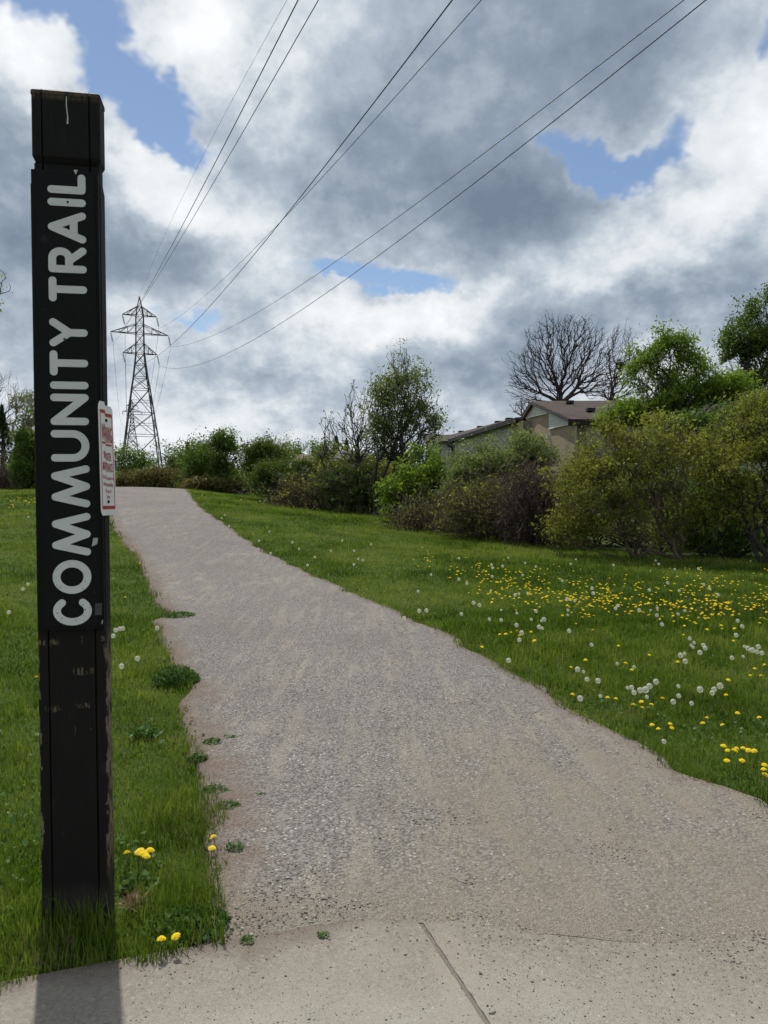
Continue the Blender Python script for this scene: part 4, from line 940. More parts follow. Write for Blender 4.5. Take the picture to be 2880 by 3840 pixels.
def tangle(name, label, Y, ell, base, n, leaves=0, leaf='leaf_olive', L=.05, r=.007, drop=.7, mat='vine', cat='shrub', kink=.42):
    """mound of thin draped stems"""
    X0 = P(base, 1860, Y)[0]; o = np.array([X0, Y, tz(X0, Y) - .03]); root = empty(name, o); tag(root, label, cat)
    p = env_points(ell, Y, n, .8, .75); K = 7; S = np.zeros((n, K, 3)); S[:, 0] = p
    cen = np.array([P(e[0], e[1], Y) for e in ell]).mean(0)
    d = p - cen; d[:, 2] = 0; d /= np.maximum(np.linalg.norm(d, axis=1), .05)[:, None]
    vel = d * rng.uniform(.1, .6, n)[:, None] + rng.normal(0, .45, (n, 3)); vel[:, 2] += rng.uniform(-.2, .5, n); st = rng.uniform(.07, .19, n) * (Y / 20)
    for k in range(1, K):
        vel[:, 2] -= drop * .16; vel += rng.normal(0, kink, vel.shape); q = vel / np.maximum(np.linalg.norm(vel, axis=1), .1)[:, None]
        S[:, k] = S[:, k - 1] + q * st[:, None]; S[:, k, 2] = np.maximum(S[:, k, 2], terrain(S[:, k, 0], S[:, k, 1]) + .01)
    A = S[:, :-1].reshape(-1, 3); Bq = S[:, 1:].reshape(-1, 3); rr = np.repeat(r * rng.uniform(.5, 1.6, n), K - 1)
    Nn = np.concatenate([A, Bq]); Pp = np.concatenate([np.full(len(A), -1), np.arange(len(A))]); Rr = np.concatenate([rr, rr * .9])
    v, f = tubes(Nn, Pp, Rr, bend=.05); mesh_np('stems', v - o, [f], M[mat], root)
    if leaves:
        pk = S.reshape(-1, 3)[rng.integers(0, n * K, leaves)] + rng.normal(0, .05, (leaves, 3)); lv_, lf, ti = leaf_quads(pk, L)
        mesh_np('leaves', lv_ - o, [lf], M[leaf], root, attrs={'tint': ('FACE', ti)})
    return root

# --- right side, nearest the pavement first
plant('sprawling_shrub', 'large sprawling shrub with dark leaning stems and yellow-green leaves beside the dandelion lawn', 'shrub', 16.8,
      [(2370, 1760, 250, 170), (2200, 1850, 170, 170), (2520, 1690, 180, 170), (2440, 1930, 270, 120), (2140, 1990, 100, 80), (2300, 1640, 120, 90)], 2440, 1800, 30000, .055, 'leaf_olive', 'twig', .55, 5, .0038, .48, .10, lmin=.40, spread=.35, bend=.16, wd=.55)
plant('leaning_shrub_tree', 'leaning dark-stemmed small tree with sparse yellowish leaves right of the sprawling shrub', 'tree', 15.8,
      [(2770, 1700, 150, 200), (2830, 1860, 110, 150), (2860, 1560, 110, 110), (2690, 1800, 90, 130), (2960, 1700, 130, 220)], 2870, 1100, 18000, .055, 'leaf_olive', 'bark', .5, 2, .0042, .5, .10, lmin=.5, spread=.15, bend=.16)
plant('understory_shrub', 'dense dark green shrub at the lawn edge under the leaning small tree', 'shrub', 17.4,
      [(2700, 1990, 170, 100), (2830, 2040, 120, 70), (2580, 1990, 120, 90), (2950, 1980, 130, 120), (2740, 1860, 150, 110)], 2720, 600, 20000, .06, 'leaf_green', 'bark', .5, 5, .005, .5, .11, spread=.5)
plant('understory_shrub', 'low leafy shrub filling the gap behind the sprawling shrub', 'shrub', 19.4,
      [(2330, 1900, 260, 150), (2120, 1930, 130, 110), (2560, 1860, 200, 160)], 2330, 600, 20000, .06, 'leaf_green', 'bark', .5, 5, .005, .5, .13, spread=.6)
tangle('vine_mound', 'tall brown mound of bare draped vines between two green shrubs', 19.2, [(2000, 1860, 85, 110), (1990, 1930, 100, 90), (2040, 1990, 90, 40)], 2000, 2100, 2600, 'leaf_olive', .05, .006, .9)
tangle('bramble_heap', 'low heap of tangled brown bramble canes left of the tall vine mound', 20.3, [(1820, 1950, 130, 70), (1760, 1900, 90, 80), (1880, 1890, 80, 90), (1900, 2000, 110, 30)], 1820, 1000, 9000, 'leaf_olive', .055, .0065, .7, 'vine', 'shrub', .5)
plant('leafy_shrub', 'broad green leafy shrub in front of the brick gable house', 'shrub', 22.0,
      [(1900, 1740, 170, 110), (1800, 1780, 130, 130), (1990, 1700, 100, 90), (1740, 1850, 80, 90), (1920, 1850, 150, 80)], 1880, 800, 30000, .065, 'leaf_grey', 'twig', .5, 6, .005, .5, .12, spread=.6)
tangle('bramble_heap', 'low olive and brown bramble patch at the foot of the bright young tree', 22.3, [(1640, 1930, 110, 45), (1560, 1950, 70, 40), (1700, 1950, 60, 40)], 1640, 700, 5200, 'leaf_olive', .05, .006, .8)
plant('young_tree', 'bright yellow-green young tree at the lawn edge before the tall multi-stemmed tree', 'tree', 24.0,
      [(1590, 1760, 70, 90), (1560, 1840, 110, 80), (1640, 1830, 70, 80), (1500, 1890, 70, 50)], 1570, 550, 17000, .085, 'leaf_bright', 'bark', .5, 3, .006, .5, .14, spread=.2)
plant('multi_stem_tree', 'tall narrow multi-stemmed tree with small grey-green leaves between bushes and row house', 'tree', 27.0,
      [(1500, 1370, 62, 80), (1440, 1480, 70, 90), (1550, 1470, 80, 110), (1480, 1580, 115, 110), (1590, 1570, 75, 85), (1420, 1600, 60, 110), (1630, 1600, 50, 50), (1540, 1680, 110, 70)], 1450, 1300, 14000, .08, 'leaf_grey', 'bark', .62, 5, .007, .44, .15, bend=.07, spread=.35)
plant('bare_budding_tree', 'thin bare tree with buds leaning left of the tall multi-stemmed tree', 'tree', 28.5,
      [(1340, 1560, 60, 110), (1250, 1610, 60, 70), (1380, 1640, 50, 90), (1230, 1690, 50, 40), (1320, 1680, 60, 60)], 1335, 420, 900, .06, 'leaf_brown', 'bark', .7, 3, .0085, .40, .03, spread=.25, bend=.06)
tangle('vine_mound', 'small rounded dark vine mound at the lawn edge by the willow shrub', 29.0, [(1165, 1860, 75, 50), (1150, 1880, 85, 40)], 1160, 900, 6000, 'leaf_olive', .08, .008, .9)
tangle('vine_mound', 'brown viny thicket between the small dark mound and the multi-stemmed tree', 28.2, [(1310, 1850, 95, 60), (1270, 1800, 70, 50), (1370, 1830, 60, 80)], 1310, 600, 9000, 'leaf_green', .085, .008, .8)
plant('leafy_shrub', 'olive shrub behind the brown viny thicket', 'shrub', 30.5, [(1330, 1770, 120, 70), (1430, 1800, 90, 80), (1240, 1790, 80, 60)], 1330, 350, 14000, .085, 'leaf_olive', 'bark', .5, 4, .007, .5, .2, spread=.6)
plant('willow_shrub', 'wide soft mid-green willow-like shrub along the lawn', 'shrub', 32.0,
      [(1080, 1800, 130, 70), (1000, 1810, 80, 60), (1160, 1780, 70, 60), (1080, 1850, 140, 40)], 1080, 500, 22000, .11, 'leaf_willow', 'bark', .5, 6, .006, .5, .16, spread=.8, wd=.22)
plant('column_bush', 'upright dark bush with a lighter feathery top beside the path crest hedge', 'tree', 36.0,
      [(840, 1660, 45, 45), (815, 1720, 60, 50), (830, 1790, 55, 60), (870, 1690, 30, 50)], 832, 350, 12000, .09, 'leaf_green', 'bark', .5, 3, .007, .5, .17, spread=.3)
plant('leafy_shrub', 'yellow-green bush left of the upright dark bush', 'shrub', 37.0, [(745, 1740, 60, 70), (720, 1790, 60, 45), (780, 1790, 60, 50)], 745, 300, 11000, .09, 'leaf_green', 'bark', .5, 4, .007, .5, .2, spread=.4)
plant('leafy_shrub', 'light green bush between the upright dark bush and the willow shrub', 'shrub', 40.0, [(940, 1720, 70, 65), (1010, 1710, 70, 60), (900, 1770, 70, 50)], 950, 320, 13000, .095, 'leaf_willow', 'bark', .5, 4, .007, .5, .2, spread=.4)
for (cx_, cy_, rx_, ry_, lab) in [(480, 1800, 60, 34, 'olive hedge bush behind the crest, under the left pylon leg'), (570, 1795, 62, 38, 'olive-brown hedge bush behind the crest, between the pylon legs'), (665, 1800, 66, 36, 'olive hedge bush right of the pylon at the path crest'), (770, 1828, 60, 26, 'low olive bush along the lawn right of the crest'), (870, 1838, 70, 28, 'low olive bush in front of the upright dark bush')]:
    plant('hedge_bush', lab, 'bush', 42.0 if cx_ < 700 else 35.0, [(cx_, cy_, rx_, ry_), (cx_ - 20, cy_ + 20, rx_, ry_ * .8)], cx_, 160, 6500, .10, 'leaf_brown', 'twig', .5, 4, .008, .5, .17, group='bushes behind the crest', spread=.5)
# --- far trees
for (nm, lab, Y, el_, bx_, nl, lf_, L_) in [
    ('far_tree', 'dark rounded tree behind the left leg of the pylon', 80, [(470, 1735, 70, 50), (540, 1760, 60, 30)], 480, 5500, 'leaf_green', .2),
    ('far_tree', 'soft green tree behind the right leg of the pylon', 72, [(630, 1730, 55, 55), (690, 1750, 50, 50)], 640, 5500, 'leaf_green', .18),
    ('far_tree', 'round deep green tree behind the tan hip roof', 95, [(1135, 1698, 68, 30), (1180, 1705, 40, 30)], 1135, 3500, 'leaf_green', .22),
    ('far_tree', 'light green tree left of the tan hip-roofed house', 66, [(1020, 1715, 60, 50), (1070, 1690, 30, 45)], 1030, 4500, 'leaf_grey', .16),
    ('far_tree', 'pale green tree between the tan and the grey roof', 70, [(1240, 1700, 40, 40), (1205, 1720, 30, 30)], 1235, 3000, 'leaf_grey', .16),
    ('far_tree', 'bushy tree behind the yellow-green bush', 55, [(740, 1690, 60, 60), (680, 1740, 50, 50), (800, 1720, 50, 60)], 740, 5500, 'leaf_green', .14),
    ('far_tree', 'green tree behind the foot of the multi-stemmed tree', 48, [(1420, 1740, 80, 60), (1520, 1750, 90, 60)], 1450, 5000, 'leaf_dark', .13)]:
    plant(nm, lab, 'tree', Y, el_, bx_, 260, nl, L_, lf_, 'bark', .45, 1, .012, .5, .35 * Y / 60, group='trees far behind the field', shell=.6)
def spruce(label, Y, x, ytop, half):
    o = P(x, 1860, Y); o = np.array([o[0], Y, tz(o[0], Y)]); top = P(x, ytop, Y); root = empty('spruce_tree', o); tag(root, label, 'tree')
    mb = MB(); mb.bar((0, 0, 0), top - o, .18, 6, .02); mb.build('trunk', M['bark'], root)
    n = 2600; t = rng.uniform(.15, 1, n) ** .7; a = rng.uniform(0, 6.28, n); tier = .75 + .25 * np.abs(np.sin(t * 34)); rr = (1 - t) * half * Y / FPX * tier * np.sqrt(rng.uniform(.2, 1, n))
    h = (top[2] - o[2]); pos = np.stack([rr * np.cos(a), rr * np.sin(a), t * h - rr * .25], 1); v, f, ti = leaf_quads(pos, .35 * Y / 80, .25, .1, hang=.8)
    mesh_np('crown', v, [f], M['leaf_dark'], root, attrs={'tint': ('FACE', ti)})
spruce('narrow dark spruce behind the grey-roofed house', 82, 1262, 1638, 42); spruce('second dark spruce right of the grey roof peak', 84, 1300, 1655, 40)
spruce('small dark spruce left of the upright dark bush', 60, 706, 1660, 36)
# --- behind the gable house
plant('bare_tree', 'large spreading bare tree standing behind the brick gable house', 'tree', 52.0,
      [(2090, 1320, 160, 140), (2000, 1400, 110, 110), (2210, 1340, 140, 130), (1960, 1440, 70, 70), (2130, 1240, 110, 70), (2260, 1430, 100, 70)], 2104, 3600, 0, .1, 'leaf_brown', 'bark', .62, 1, .0105, .41, .1, trunk=[(2104, 1640), (2104, 1560), (2103, 1515), (2102, 1490), (2100, 1470)], bend=.07, shell=.75)
plant('bare_tree', 'smaller bare tree with a dark nest right of the large bare tree', 'tree', 54.0,
      [(2330, 1330, 80, 120), (2390, 1400, 70, 110), (2270, 1450, 50, 60)], 2290, 1100, 0, .1, 'leaf_brown', 'bark', .62, 1, .0105, .40, .1, trunk=[(2288, 1600), (2288, 1510), (2295, 1440)], bend=.07, shell=.7)
nz_ = P(2326, 1371, 54.0); mbn = octa(60, nz_ + rng.normal(0, .13, (60, 3)), np.full(60, .16)); tag(mesh_np('bird_nest', mbn[0], [mbn[1]], M['nest'], origin=nz_), 'dark twig nest in the fork of the smaller bare tree', 'nest')
plant('bare_tree', 'small hazy bare tree above the row house roof', 'tree', 62.0, [(1985, 1515, 55, 35), (2040, 1525, 60, 25), (1940, 1530, 35, 30)], 1990, 520, 0, .1, 'leaf_brown', 'twig', .6, 1, .011, .4, .1, bend=.06, shell=.7, trunk=[(1990, 1640)])
plant('ash_tree', 'bright light-green leafy tree right of the brown shingle roof', 'tree', 26.0,
      [(2480, 1310, 75, 70), (2420, 1400, 85, 80), (2560, 1350, 60, 90), (2640, 1420, 90, 80), (2500, 1480, 110, 90), (2740, 1460, 100, 50), (2390, 1540, 80, 60), (2600, 1540, 130, 70), (2300, 1570, 50, 40)], 2530, 900, 30000, .105, 'leaf_bright', 'bark', .6, 2, .008, .45, .19, bend=.07, spread=.2, wd=.35, shell=.6)
plant('tall_dark_tree', 'tall dark upright tree behind the bright light-green tree', 'tree', 34.0,
      [(2790, 1250, 90, 110), (2860, 1180, 70, 80), (2850, 1380, 110, 120), (2760, 1380, 60, 70), (2920, 1250, 80, 200)], 2860, 800, 19000, .11, 'leaf_green', 'bark', .7, 2, .008, .45, .17, bend=.06, spread=.3)
plant('maple_tree', 'dark green tree filling the gap behind the leaning small tree', 'tree', 22.0, [(2700, 1640, 160, 90), (2860, 1600, 120, 130), (2560, 1640, 110, 80)], 2750, 450, 18000, .09, 'leaf_green', 'bark', .45, 3, .008, .5, .18, spread=.3)
# --- left of the post
plant('green_tree', 'fresh green tree left of the post at the field edge', 'tree', 34.0, [(110, 1660, 55, 100), (100, 1760, 60, 70), (150, 1720, 60, 110)], 115, 400, 15000, .10, 'leaf_green', 'bark', .45, 2, .008, .5, .17)
spruce('dark conifer at the left field edge', 38.0, 12, 1520, 95)
spruce('dark conifer shaded behind the fresh green tree', 42.0, 68, 1640, 70)
plant('bare_tree', 'grey bare tree with upswept twigs behind the left conifer', 'tree', 41.0, [(20, 1480, 70, 100), (95, 1530, 50, 80), (-50, 1450, 70, 140)], -10, 420, 0, .1, 'leaf_brown', 'twig', .65, 2, .008, .42, .1, bend=.06, shell=.6)
plant('budding_tree', 'grey-green budding tree behind the fresh green tree', 'tree', 46.0, [(90, 1540, 55, 70), (130, 1520, 40, 60), (70, 1610, 70, 60)], 95, 420, 3500, .10, 'leaf_grey', 'twig', .45, 2, .010, .5, .2)
plant('budding_tree', 'tree at the left with twig ends reaching towards the post', 'tree', 22.0, [(-80, 1100, 95, 120), (-120, 1250, 110, 130), (-200, 1000, 140, 160), (-150, 1450, 120, 120)], -170, 700, 2200, .07, 'leaf_grey', 'bark', .4, 1, .009, .5, .05, trunk=[(-170, 1700), (-168, 1560), (-165, 1450)], bend=.12)
tangle('dry_brush', 'low heap of grey dry brush at the left field edge', 35.0, [(40, 1795, 55, 26), (-20, 1800, 50, 30), (95, 1805, 40, 20)], 40, 1100, 500, 'leaf_brown', .06, .007, .8)
# --- the wood behind the hedge line reads as one mass
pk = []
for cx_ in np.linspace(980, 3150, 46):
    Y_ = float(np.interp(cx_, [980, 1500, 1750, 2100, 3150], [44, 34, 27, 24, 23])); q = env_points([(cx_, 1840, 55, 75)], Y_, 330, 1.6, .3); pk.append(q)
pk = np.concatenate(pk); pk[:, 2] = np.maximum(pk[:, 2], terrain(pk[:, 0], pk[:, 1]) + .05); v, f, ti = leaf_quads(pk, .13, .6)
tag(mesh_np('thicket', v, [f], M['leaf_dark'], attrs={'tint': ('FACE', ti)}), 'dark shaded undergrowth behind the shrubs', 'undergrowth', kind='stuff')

# ------------------------------------------------------------------ grass, weeds and flowers
def on_lawn(x, y, pad=0.0):
    l = edge_l(np.maximum(y, 2.75)); r = edge_r(np.maximum(y, 2.9))
    rag = (fbm(x * 9, y * 9, 40, 2) - .5) * .16
    off_path = (x < l - pad + rag) | (x > r + pad + rag * 1.3)
    off_pave = y > SW(x) - .03 + (fbm(x * 5, y * 5, 44, 3) - .5) * .26
    lx = (x - post_o[0]) * tx[0] + (y - post_o[1]) * tx[1]; ly = (x - post_o[0]) * -tx[1] + (y - post_o[1]) * tx[0]
    off_post = ~((np.abs(lx) < HW + .004) & (ly > -.004) & (ly < DEP + .004))
    bare = ~((np.abs(lx - .20) < .10) & (np.abs(ly - .12) < .16) & (fbm(x * 14, y * 14, 3, 2) > .42))   # scuffed soil beside the post
    return off_path & off_pave & off_post & bare & (y < 41)
NB = 560000
ex = .4; lo_, hi_ = 2.3 ** ex, 41.0 ** ex
d_ = (lo_ + (hi_ - lo_) * rng.uniform(0, 1, NB)) ** (1 / ex); az_ = rng.uniform(R(-34), R(34), NB)
x_ = np.tan(az_) * d_; y_ = d_
k_ = on_lawn(x_, y_); x_, y_, d_ = x_[k_], y_[k_], d_[k_]
# the bush line ends the lawn
bl_x = np.array([G(px, py)[:2] for px, py in [(1230, 1912), (1500, 1932), (1700, 1998), (2000, 2030), (2450, 2096), (2880, 2120), (3300, 2140)]]); bo = np.argsort(bl_x[:, 0])
lim = np.interp(x_, np.r_[-6, -3.4, bl_x[bo, 0]], np.r_[41, 33, bl_x[bo, 1]]) + 1.2
k_ = y_ < lim; x_, y_, d_ = x_[k_], y_[k_], d_[k_]
n_ = len(x_); z_ = terrain(x_, y_) - .012
tuft = fbm(x_ * .9, y_ * .9, 51, 3); patchy = fbm(x_ * 3.1, y_ * 3.1, 57, 2)
dl_ = np.minimum(np.abs(x_ - edge_l(np.maximum(y_, 2.75))), np.abs(x_ - edge_r(np.maximum(y_, 2.9))))
dpost = np.hypot(x_ - post_o[0] + .02, (y_ - post_o[1] - .03) * 1.3)
hgt = .030 + .045 * np.clip(patchy - .3, 0, 1) + .06 * np.clip(tuft - .52, 0, 1) * 2
hgt += .10 * np.exp(-(dpost / .26) ** 2) + .07 * np.exp(-(np.hypot(x_ + .72, y_ - 2.95) / .22) ** 2)
hgt += np.where((x_ > 1.0) & (y_ > 6), .018, 0) + .03 * np.exp(-(dl_ / .12) ** 2) * (patchy > .5)
hgt += .20 * np.clip(vnoise(x_ * 2.6, y_ * 2.6, 83) - .74, 0, 1) + .05 * np.exp(-((y_ - 7.4 - .15 * x_) / .9) ** 2) * (x_ > 1.2) * np.clip(tuft * 2 - .6, 0, 1)
hgt *= rng.uniform(.45, 1.4, n_) * (1 + .25 * np.clip((d_ - 10) / 20, 0, 1))
wdt = .0021 * np.maximum(1, d_ / 3.6) ** .95 * rng.uniform(.7, 1.4, n_)
ang = rng.uniform(0, 2 * np.pi, n_); lean = np.abs(rng.normal(0, .45, n_)); lean_a = rng.uniform(0, 2 * np.pi, n_) + .6
sx_, sy_ = np.cos(ang) * wdt, np.sin(ang) * wdt; lx_, ly_ = np.cos(lean_a) * lean * hgt, np.sin(lean_a) * lean * hgt
b0 = np.stack([x_, y_, z_], 1); s_ = np.stack([sx_, sy_, 0 * sx_], 1)
midp = b0 + np.stack([lx_ * .35, ly_ * .35, hgt * .58], 1); tip = b0 + np.stack([lx_, ly_, hgt * (1 - .28 * np.minimum(lean, 1))], 1)
near_ = d_ < 9
tint = np.clip(.5 + (fbm(x_ * .55, y_ * .55, 61, 3) - .5) * 1.3 + (fbm(x_ * 3.7, y_ * 3.7, 66, 2) - .5) * .8 + rng.normal(0, .17, n_), 0, 1)
dry = (rng.uniform(0, 1, n_) < .03 + .35 * np.clip(fbm(x_ * 1.1, y_ * 1.1, 88, 3) - .62, 0, 1) + .22 * np.exp(-(dl_ / .10) ** 2) + .25 * np.exp(-(np.hypot(x_ + 1.25, y_ - 2.6) / .15) ** 2))
def blades(sel, seg):
    k = sel.sum()
    if seg: V = np.stack([b0[sel] - s_[sel], b0[sel] + s_[sel], midp[sel] + s_[sel] * .75, midp[sel] - s_[sel] * .75, tip[sel]], 1); i = np.arange(k)[:, None] * 5; return V.reshape(-1, 3), [i + np.array([[0, 1, 2, 3]]), i + np.array([[3, 2, 4]])]
    V = np.stack([b0[sel] - s_[sel], b0[sel] + s_[sel], tip[sel]], 1); i = np.arange(k)[:, None] * 3; return V.reshape(-1, 3), [i + np.array([[0, 1, 2]])]
for sel, seg, nm, lab, mt in [(near_ & ~dry, True, 'grass', 'short green grass of the near lawn beside post and trail', 'grass'), (~near_ & ~dry, False, 'grass', 'short green grass of the field up to the shrubs', 'grass'), (dry, False, 'dry_grass', 'scattered dry straw blades in the lawn and along its edges', 'straw')]:
    v, f = blades(sel, seg); t = tint[sel]
    tag(mesh_np(nm, v, f, M[mt], attrs={'tint': ('FACE', np.concatenate([t] * len(f)))}), lab, 'grass', kind='stuff')
print('blades', n_, int(near_.sum()))

# clover and broad-leaved ground cover in the lawn
nw = 16000; d2 = (2.3 ** .5 + (14 ** .5 - 2.3 ** .5) * rng.uniform(0, 1, nw)) ** 2; x2 = np.tan(rng.uniform(R(-33), R(33), nw)) * d2; y2 = d2
k2 = on_lawn(x2, y2) & (fbm(x2 * 1.6, y2 * 1.6, 71, 2) > .52); x2, y2 = x2[k2], y2[k2]
v, f, ti = leaf_quads(np.stack([x2, y2, terrain(x2, y2) + rng.uniform(.01, .05, len(x2))], 1), .022, .8, 1.5)
tag(mesh_np('clover', v, [f], M['weed'], attrs={'tint': ('FACE', ti)}), 'small clover leaves mixed into the lawn', 'ground cover', kind='stuff')

# single weed plants along the trail edges
def weed(label, px, py, rad, ht, nl, L, mat='weed', wd=.35, name='weed_plant'):
    p = G(px, py); o = np.array(p); root = None
    a = rng.uniform(0, 6.28, nl); r = rad * np.sqrt(rng.uniform(0, 1, nl)); h = ht * rng.uniform(.1, 1, nl) * (1 - (r / rad) ** 2 * .7)
    pos = np.stack([r * np.cos(a), r * np.sin(a) * .8, h], 1); v, f, ti = leaf_quads(pos, L, wd, .5); 
    gz_ = terrain(v[:, 0] + o[0], v[:, 1] + o[1]) - o[2]; v[:, 2] = np.maximum(v[:, 2], gz_ + .014)
    ob = mesh_np(name, v, [f], M[mat], attrs={'tint': ('FACE', ti)}); ob.location = o; tag(ob, label, 'weed'); return ob
weed('bushy dark green vetch clump spilling over the left trail edge', 660, 2560, .20, .15, 2200, .026)
weed('leafy clover clump at the pavement corner right of the post', 700, 3480, .16, .06, 900, .022, wd=.7)
weed('broad-leaved clump low on the right of the post', 520, 3330, .07, .06, 160, .03, wd=.7)
weed('dark dock rosette in the grass right of the post', 545, 2765, .10, .08, 90, .07, wd=.3)
weed('small weed with pale leaves at the left trail edge', 742, 2855, .07, .06, 110, .03)
weed('little green sprig alone on the gravel by the left edge', 862, 2772, .05, .03, 120, .02)
weed('thin weed tuft beside the lone sprig', 800, 2790, .07, .04, 130, .026)
weed('flattened grassy weed in the dirt at the left trail edge', 805, 2970, .08, .04, 130, .035, wd=.15)
weed('second flattened grassy weed nearer the pavement', 850, 3030, .07, .035, 110, .035, wd=.15)
weed('sparse sprig in the dirt by the dandelion pair', 880, 3190, .05, .05, 70, .03, wd=.2)
weed('tiny weed in the gravel strip above the pavement', 1212, 3515, .025, .02, 50, .016)
weed('tiny dark weed left of the gravel strip', 928, 3535, .03, .025, 60, .018)
weed('tiny sprig on the gravel up the trail', 980, 2985, .025, .015, 30, .016)
weed('green creeping weed tongue on the left trail edge', 668, 2312, .22, .06, 700, .03)
ob = weed('dry straw tuft in the scuffed soil beside the post', 505, 3395, .05, .05, 260, .055, 'straw', .06, 'straw_tuft')

# dandelions: one flower mesh, one seed-head mesh
def flower_mesh():
    V, F, T, mi = [], [], [], []
    rings = [(.019, .002, 22, 0), (.0155, .0055, 18, .15), (.0115, .0085, 14, .3), (.007, .0105, 10, .5)]
    r2 = np.random.default_rng(3)
    for rad, z, k, off in rings:
        for i in range(k):
            a = 2 * math.pi * (i + off) / k; wa = .45 * math.pi / k * 1.6; rr = rad * r2.uniform(.88, 1.1); i0 = len(V)
            V += [(.0015 * math.cos(a), .0015 * math.sin(a), z), (rr * .75 * math.cos(a - wa), rr * .75 * math.sin(a - wa), z + .0015), (rr * math.cos(a), rr * math.sin(a), z - .001), (rr * .75 * math.cos(a + wa), rr * .75 * math.sin(a + wa), z + .0015)]
            F.append((i0, i0 + 1, i0 + 2, i0 + 3)); T.append(r2.uniform(0, 1))
    return np.array(V), np.array(F), T
def seed_mesh():
    V, F, T = [], [], []; r2 = np.random.default_rng(5); k = 170
    for i in range(k):
        z = 1 - 2 * (i + .5) / k; a = i * 2.39996; q = np.array([math.sqrt(1 - z * z) * math.cos(a), math.sqrt(1 - z * z) * math.sin(a), z]); rr = .022 * r2.uniform(.9, 1.05)
        s = np.cross(q, r2.normal(0, 1, 3)); s /= np.linalg.norm(s); t = np.cross(q, s); c = q * rr; i0 = len(V); e = .0046
        V += [tuple(c - s * e), tuple(c + t * e * .35 + q * .001), tuple(c + s * e), tuple(c - t * e * .35 + q * .001)]; F.append((i0, i0 + 1, i0 + 2, i0 + 3)); T.append(r2.uniform(0, 1))
    return np.array(V), np.array(F), T
def stem_mesh(h, r): mb = MB(); mb.bar((.004, 0, -h), (0, 0, .002), r, 5); return mb
fv, ff, ft = flower_mesh(); sv, sf, st_ = seed_mesh()
fl_me = mesh_np('flower_head', fv, [ff], M['petal'], attrs={'tint': ('FACE', ft)}); sd_me = mesh_np('seed_head', sv, [sf], M['seed'], attrs={'tint': ('FACE', st_)})
FM, SM = fl_me.data, sd_me.data; bpy.data.objects.remove(fl_me); bpy.data.objects.remove(sd_me)
def stem_data(h, r, nm): o = stem_mesh(h, r).build(nm, M['stem']); d = o.data; bpy.data.objects.remove(o); return d
ST1, ST2 = stem_data(.10, .0016, 'flower_stem'), stem_data(.17, .0018, 'seed_stem')
def joined(nm, v, f, t, h, r, mats):
    mb = stem_mesh(h, r); sv_ = np.array(mb.v); k = len(v); q = [np.array([np.array(x) + k for x in mb.f if len(x) == 4]), ]
    o = mesh_np(nm, np.concatenate([v, sv_]), [f, q[0]], mats, attrs={'tint': ('FACE', np.r_[t, np.zeros(len(q[0]))])}, midx=[0] * len(f) + [1] * len(q[0])); d = o.data; bpy.data.objects.remove(o); return d
FJ = joined('dandelion', fv, ff, ft, .10, .0016, [M['petal'], M['stem']]); SJ = joined('dandelion_clock', sv, sf, st_, .17, .0018, [M['seed'], M['stem']])
def head_at(px, py, h): p = G(px, py, h); p[2] += h; return p
cnt = {'y': 0, 'w': 0}
def where_lawn(p):
    e = p[0] - float(edge_r(np.array([p[1]]))[0])
    if e < .75: return 'close to the right edge of the gravel trail'
    if p[1] > 11.5: return 'in the lawn just before the vine mound and sprawling shrub'
    if p[1] > 8.2: return 'in the dense yellow band across the lawn'
    if p[1] > 6.3: return 'in the long grass this side of the yellow band'
    return 'in the sparse lawn between trail and long grass'
def put(kind, p, label, group, scale=1.0, parts=False):
    if label in (LR_C, LR_Y): wl = where_lawn(p); label = ('white dandelion clock ' if kind == 'w' else 'yellow dandelion bloom ') + wl; group = group + ', ' + wl
    a = rng.uniform(0, 6.28); tl = rng.normal(0, .16, 2) + np.array([.10, -.08])
    nm = 'dandelion' if kind == 'y' else 'dandelion_clock'; cnt[kind] += 1
    if parts:
        o = empty(nm, p); h = bpy.data.objects.new('flower_head' if kind == 'y' else 'seed_head', FM if kind == 'y' else SM); link(h, o)
        s = bpy.data.objects.new('stem', ST1 if kind == 'y' else ST2); link(s, o)
    else: o = bpy.data.objects.new(nm, FJ if kind == 'y' else SJ); o.location = p; link(o)
    o.rotation_euler = (tl[0], tl[1], a); o.scale = (scale,) * 3
    tag(o, label, 'dandelion', group); return o
S8 = lambda x, y: (1700 + x * .7113, 1900 + y * .7113)
clocks = [(138,519),(190,594),(252,545),(335,561),(333,624),(411,594),(463,601),(478,594),(452,634),(469,641),(360,665),(348,702),(604,546),(603,571),(611,655),(729,728),(868,522),(856,537),(1100,620),(1185,566),(1246,695),(1269,717),(1254,731),(1265,742),(1318,730),(1328,746),(1300,769),(1220,774),(1198,784),(1223,815),(1491,677),(1469,797),(1523,631),(1535,737),(1552,746),(1576,756),(1608,738),(1601,765),(1627,772),(1528,790),(655,858),(687,870),(705,910),(763,918),(865,828),(953,846),(1068,923),(918,955),(940,953),(953,980),(985,968),(1013,965),(1034,946),(1186,947),(1188,997),(1301,964),(1375,962),(1365,982),(1406,945),(1159,1028),(669,1011),(776,998),(291,810),(1110,1238),(1020,1003),(1256,1037),(346,460),(325,466),(390,455),(199,441),(600,487),(640,497),(1040,545),(1075,535),(980,545)]
